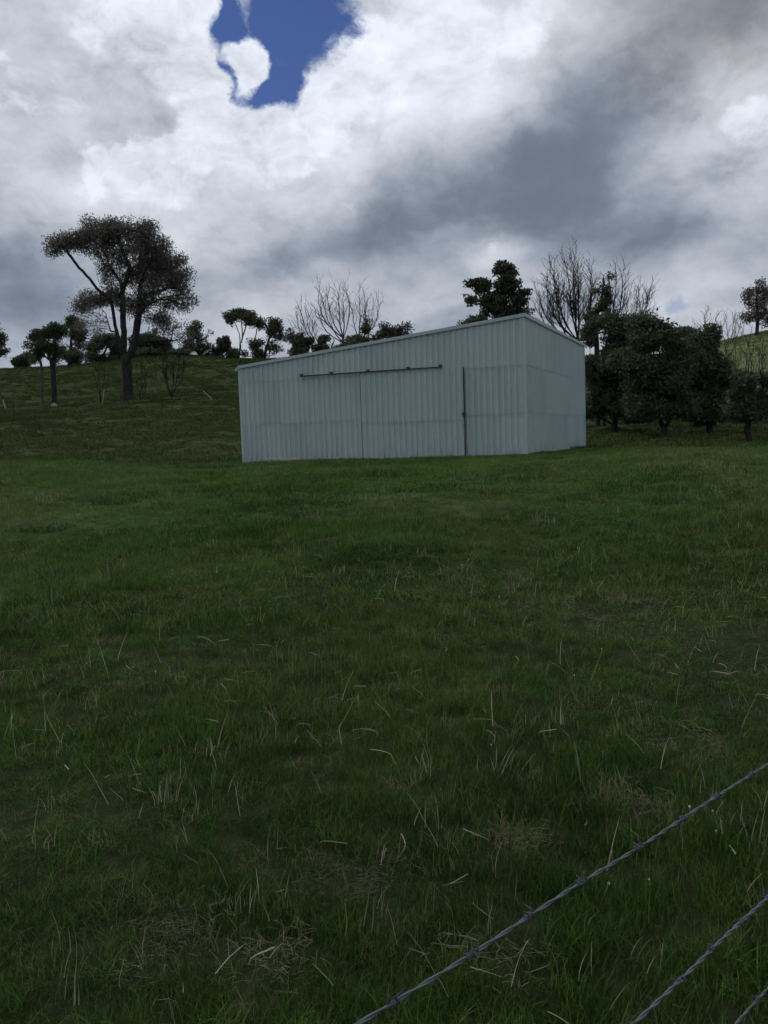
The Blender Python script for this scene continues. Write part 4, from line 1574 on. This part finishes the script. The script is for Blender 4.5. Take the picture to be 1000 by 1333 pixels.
# dry stems
def dead_leaves(seed):
    rs = random.Random(seed)
    mb = MB()
    for i in range(rs.choice((1, 2, 3))):
        a = rs.uniform(0, 6.283)
        r = 0.13 * math.sqrt(rs.random())
        p = Vector((r * math.cos(a), r * math.sin(a), rs.uniform(0.045, 0.085)))
        az = rs.uniform(0, 6.283)
        el = rs.uniform(-0.1, 0.35) if rs.random() < 0.7 else rs.uniform(0.7, 1.3)
        L = 0.05 + 0.22 * rs.random() ** 1.6
        ns = 6
        ww = rs.uniform(0.0008, 0.0021)
        kink = rs.randrange(1, 6)
        tw = rs.uniform(-0.6, 0.6)
        vs, fs = [], []
        for j in range(ns + 1):
            f = j / ns
            side = Vector((-math.sin(az), math.cos(az), tw)).normalized() * (ww * (1 - f ** 2.5) + 0.0003)
            vs += [p - side, p + side]
            el -= rs.uniform(-0.12, 0.2)
            az += rs.uniform(-0.15, 0.15)
            if j == kink and rs.random() < 0.4:
                az += rs.uniform(-0.8, 0.8)
                el -= 0.4
            el = max(el, -0.5 if p.z > 0.03 else 0.0)
            p = p + Vector((math.cos(az) * math.cos(el), math.sin(az) * math.cos(el), math.sin(el))) * (L / ns)
        for j in range(ns):
            fs.append((2 * j, 2 * j + 1, 2 * j + 3, 2 * j + 2))
        mb.add(vs, fs)
    return mesh('dead_leaves', mb.v, mb.f, M_STRAW)


straw_near = [dead_leaves(200 + i) for i in range(5)] + [straw('dry_stems', 210, 2, 0.14, 0.08, 0.22, 0.0009, M_STRAW, 0.35)]
straw_mat = [straw('straw_mat', 220 + i, 30, 0.11, 0.02, 0.075, 0.0009, M_STRAW, 0.05) for i in range(4)]


def pale_blades(seed):
    rs = random.Random(seed)
    vs, fs = [], []
    for i in range(5):
        a = rs.uniform(0, 6.283)
        r = 0.07 * math.sqrt(rs.random())
        h = rs.uniform(0.08, 0.17)
        blade(vs, fs, rs, r * math.cos(a), r * math.sin(a), h, 0.0036, h * rs.uniform(0.05, 0.7), rs.uniform(0, 6.28), 4)
    return mesh('pale_blades', vs, fs, M_STRAW)


straw_up = [pale_blades(240 + i) for i in range(4)]
x1, y1 = band_points(0.8, 9.0, 52.0)
k1 = RS.uniform(0, 1, len(x1)) < np.clip(0.36 + 1.5 * vnoise(x1, y1, 0.9, 51) + 0.5 * vnoise(x1, y1, 0.3, 53), 0.04, 1)
x1, y1 = x1[k1], y1[k1]
xs_, ys_, pk = [x1], [y1], [RS.randint(0, 6, len(x1))]
for c, r in BARE:
    if c.y < 14:
        n = int(6 + 34 * r * r)
        xs_.append(c.x + RS.normal(0, r * 0.6, n))
        ys_.append(c.y + RS.normal(0, r * 0.7, n))
        pk.append(RS.randint(6, 10, n))
x2, y2 = band_points(1.2, 26.0, 9.0)
k2 = RS.uniform(0, 1, len(x2)) < np.clip(0.20 + 1.5 * vnoise(x2, y2, 1.0, 52) + 0.6 * sstep(x2 - 0.22 * y2, 0.3, 2.0), 0, 1)
xs_.append(x2[k2])
ys_.append(y2[k2])
pk.append(RS.randint(10, 14, k2.sum()))
x, y, pk = np.concatenate(xs_), np.concatenate(ys_), np.concatenate(pk)
n = len(x)
s = RS.uniform(0.55, 1.15, n) * (1 + np.clip((y - 7) / 14, 0, 0.6))
scatter('dry_grass', 'pale dry straw stems strewn through the foreground grass', 'dry grass', straw_near + straw_mat + straw_up,
        np.stack([x, y, H(x, y) + 0.015], 1), np.stack([RS.normal(0, .1, n), RS.normal(0, .1, n), RS.uniform(0, 6.283, n)], 1),
        np.stack([s, s, s], 1), RS.uniform(0, 1, n) ** 1.5, np.where((pk >= 6) & (pk < 10), RS.uniform(0.5, 1.0, n), RS.uniform(0, 0.5, n)), pk)

# clover heads
fl = MB()
for j in range(12):
    an = j * 2.399
    zz = 0.055 + 0.004 * (j / 11)
    rr_ = 0.0035 * math.sqrt(1 - (j / 12) ** 2)
    c = Vector((math.cos(an) * rr_, math.sin(an) * rr_, zz))
    fl.add([c + Vector((0.002, 0, 0)), c + Vector((-0.001, 0.002, 0)), c + Vector((-0.001, -0.002, 0)), c + Vector((0, 0, 0.004)) + c * 0.02], [(0, 1, 3), (1, 2, 3), (2, 0, 3)])
fl.tube([(0, 0, 0), (0.002, 0, 0.03), (0, 0, 0.056)], 0.0005, 3, False)
flower = mesh('clover_head', fl.v, fl.f, M_FLOWER)
fx, fy = [], []
for px, py, sp, n in ((890, 1110, 0.20, 8), (640, 900, 0.8, 3), (280, 790, 1.5, 3), (450, 640, 3.0, 4)):
    c = ground_hit(px, py)
    fx.append(c.x + RS.normal(0, sp, n))
    fy.append(c.y + RS.normal(0, sp, n))
fx, fy = np.concatenate(fx), np.concatenate(fy)
n = len(fx)
s = RS.uniform(0.6, 1.0, n) * (1 + np.clip((fy - 5) / 14, 0, 1.2))
scatter('clover_flowers', 'tiny white clover heads dotted through the grass', 'flowers', [flower],
        np.stack([fx, fy, H(fx, fy) + 0.01], 1), np.stack([RS.normal(0, .2, n), RS.normal(0, .2, n), RS.uniform(0, 6.28, n)], 1),
        np.stack([s, s, s], 1), np.zeros(n), np.zeros(n), np.zeros(n, int))


# darker tussocks one can pick out in the field
def m_tussock(t):
    rnd = noise(obj_coord(), 25.0, 2, 0.5)
    col = mixc(rnd, (0.018, 0.050, 0.010), (0.074, 0.135, 0.032))
    return with_translucent(t, principled(t, col, 0.6, 0.2), col, 0.2)


M_TUS = material('tussock_blades', m_tussock)
tus_list = [((190, 722), 0.36, 'dark tussock in the left field below the shed corner'),
            ((442, 790), 0.26, 'dark tussock in the open field straight below the shed door'),
            ((348, 832), 0.16, 'small dark tussock left of centre in the field'),
            ((215, 932), 0.24, 'dark tussock left of centre above the dry stems'),
            ((325, 938), 0.26, 'broad dark tussock with pale stems right of its twin'),
            ((45, 1020), 0.22, 'flattened dark tussock at the left edge of the foreground'),
            ((188, 1018), 0.13, 'small bluish tussock in the left foreground'),
            ((390, 672), 0.36, 'dark low tussock in the field just below the shed front'),
            ((575, 636), 0.40, 'tussock nearest the shed door in the far field'),
            ((720, 598), 0.30, 'small tussock in front of the shed side wall'),
            ((92, 748), 0.30, 'dark tussock at the left edge of the middle field'),
            ((258, 702), 0.30, 'tussock right of the dark one below the shed corner'),
            ((150, 655), 0.42, 'rough tussock in the far left field'),
            ((300, 648), 0.36, 'tussock in the far field under the left shed corner'),
            ((60, 690), 0.36, 'rough tussock near the left edge below the hillside'),
            ((20, 815), 0.34, 'broad dark tussock in the hollow at the left edge'),
            ((930, 690), 0.30, 'long-bladed tussock on the swell at the right edge'),
            ((870, 655), 0.34, 'tussock behind the swell at the right'),
            ((265, 800), 0.16, 'small tussock in the middle of the left field'),
            ((520, 725), 0.20, 'small tussock in the open centre of the field'),
            ((690, 720), 0.22, 'small tussock right of centre in the open field'),
            ((905, 900), 0.18, 'tussock above the upper wire at the right'),
            ((600, 960), 0.14, 'small tussock in the centre of the foreground')]
for i, (p, rad, lab) in enumerate(tus_list):
    c = ground_hit(*p)
    wv = max(0.004, c.length * 0.0011)
    me = tuft('grass_tussock', 300 + i, int(110 + 420 * rad), rad, rad * 0.16, rad * 0.55, wv, 1.2, M_TUS, 4)
    o = link('grass_tussock', me, None, (c.x, c.y, Hs(c.x, c.y) - 0.01))
    tag(o, lab, 'tussock', 'tussocks in the field')
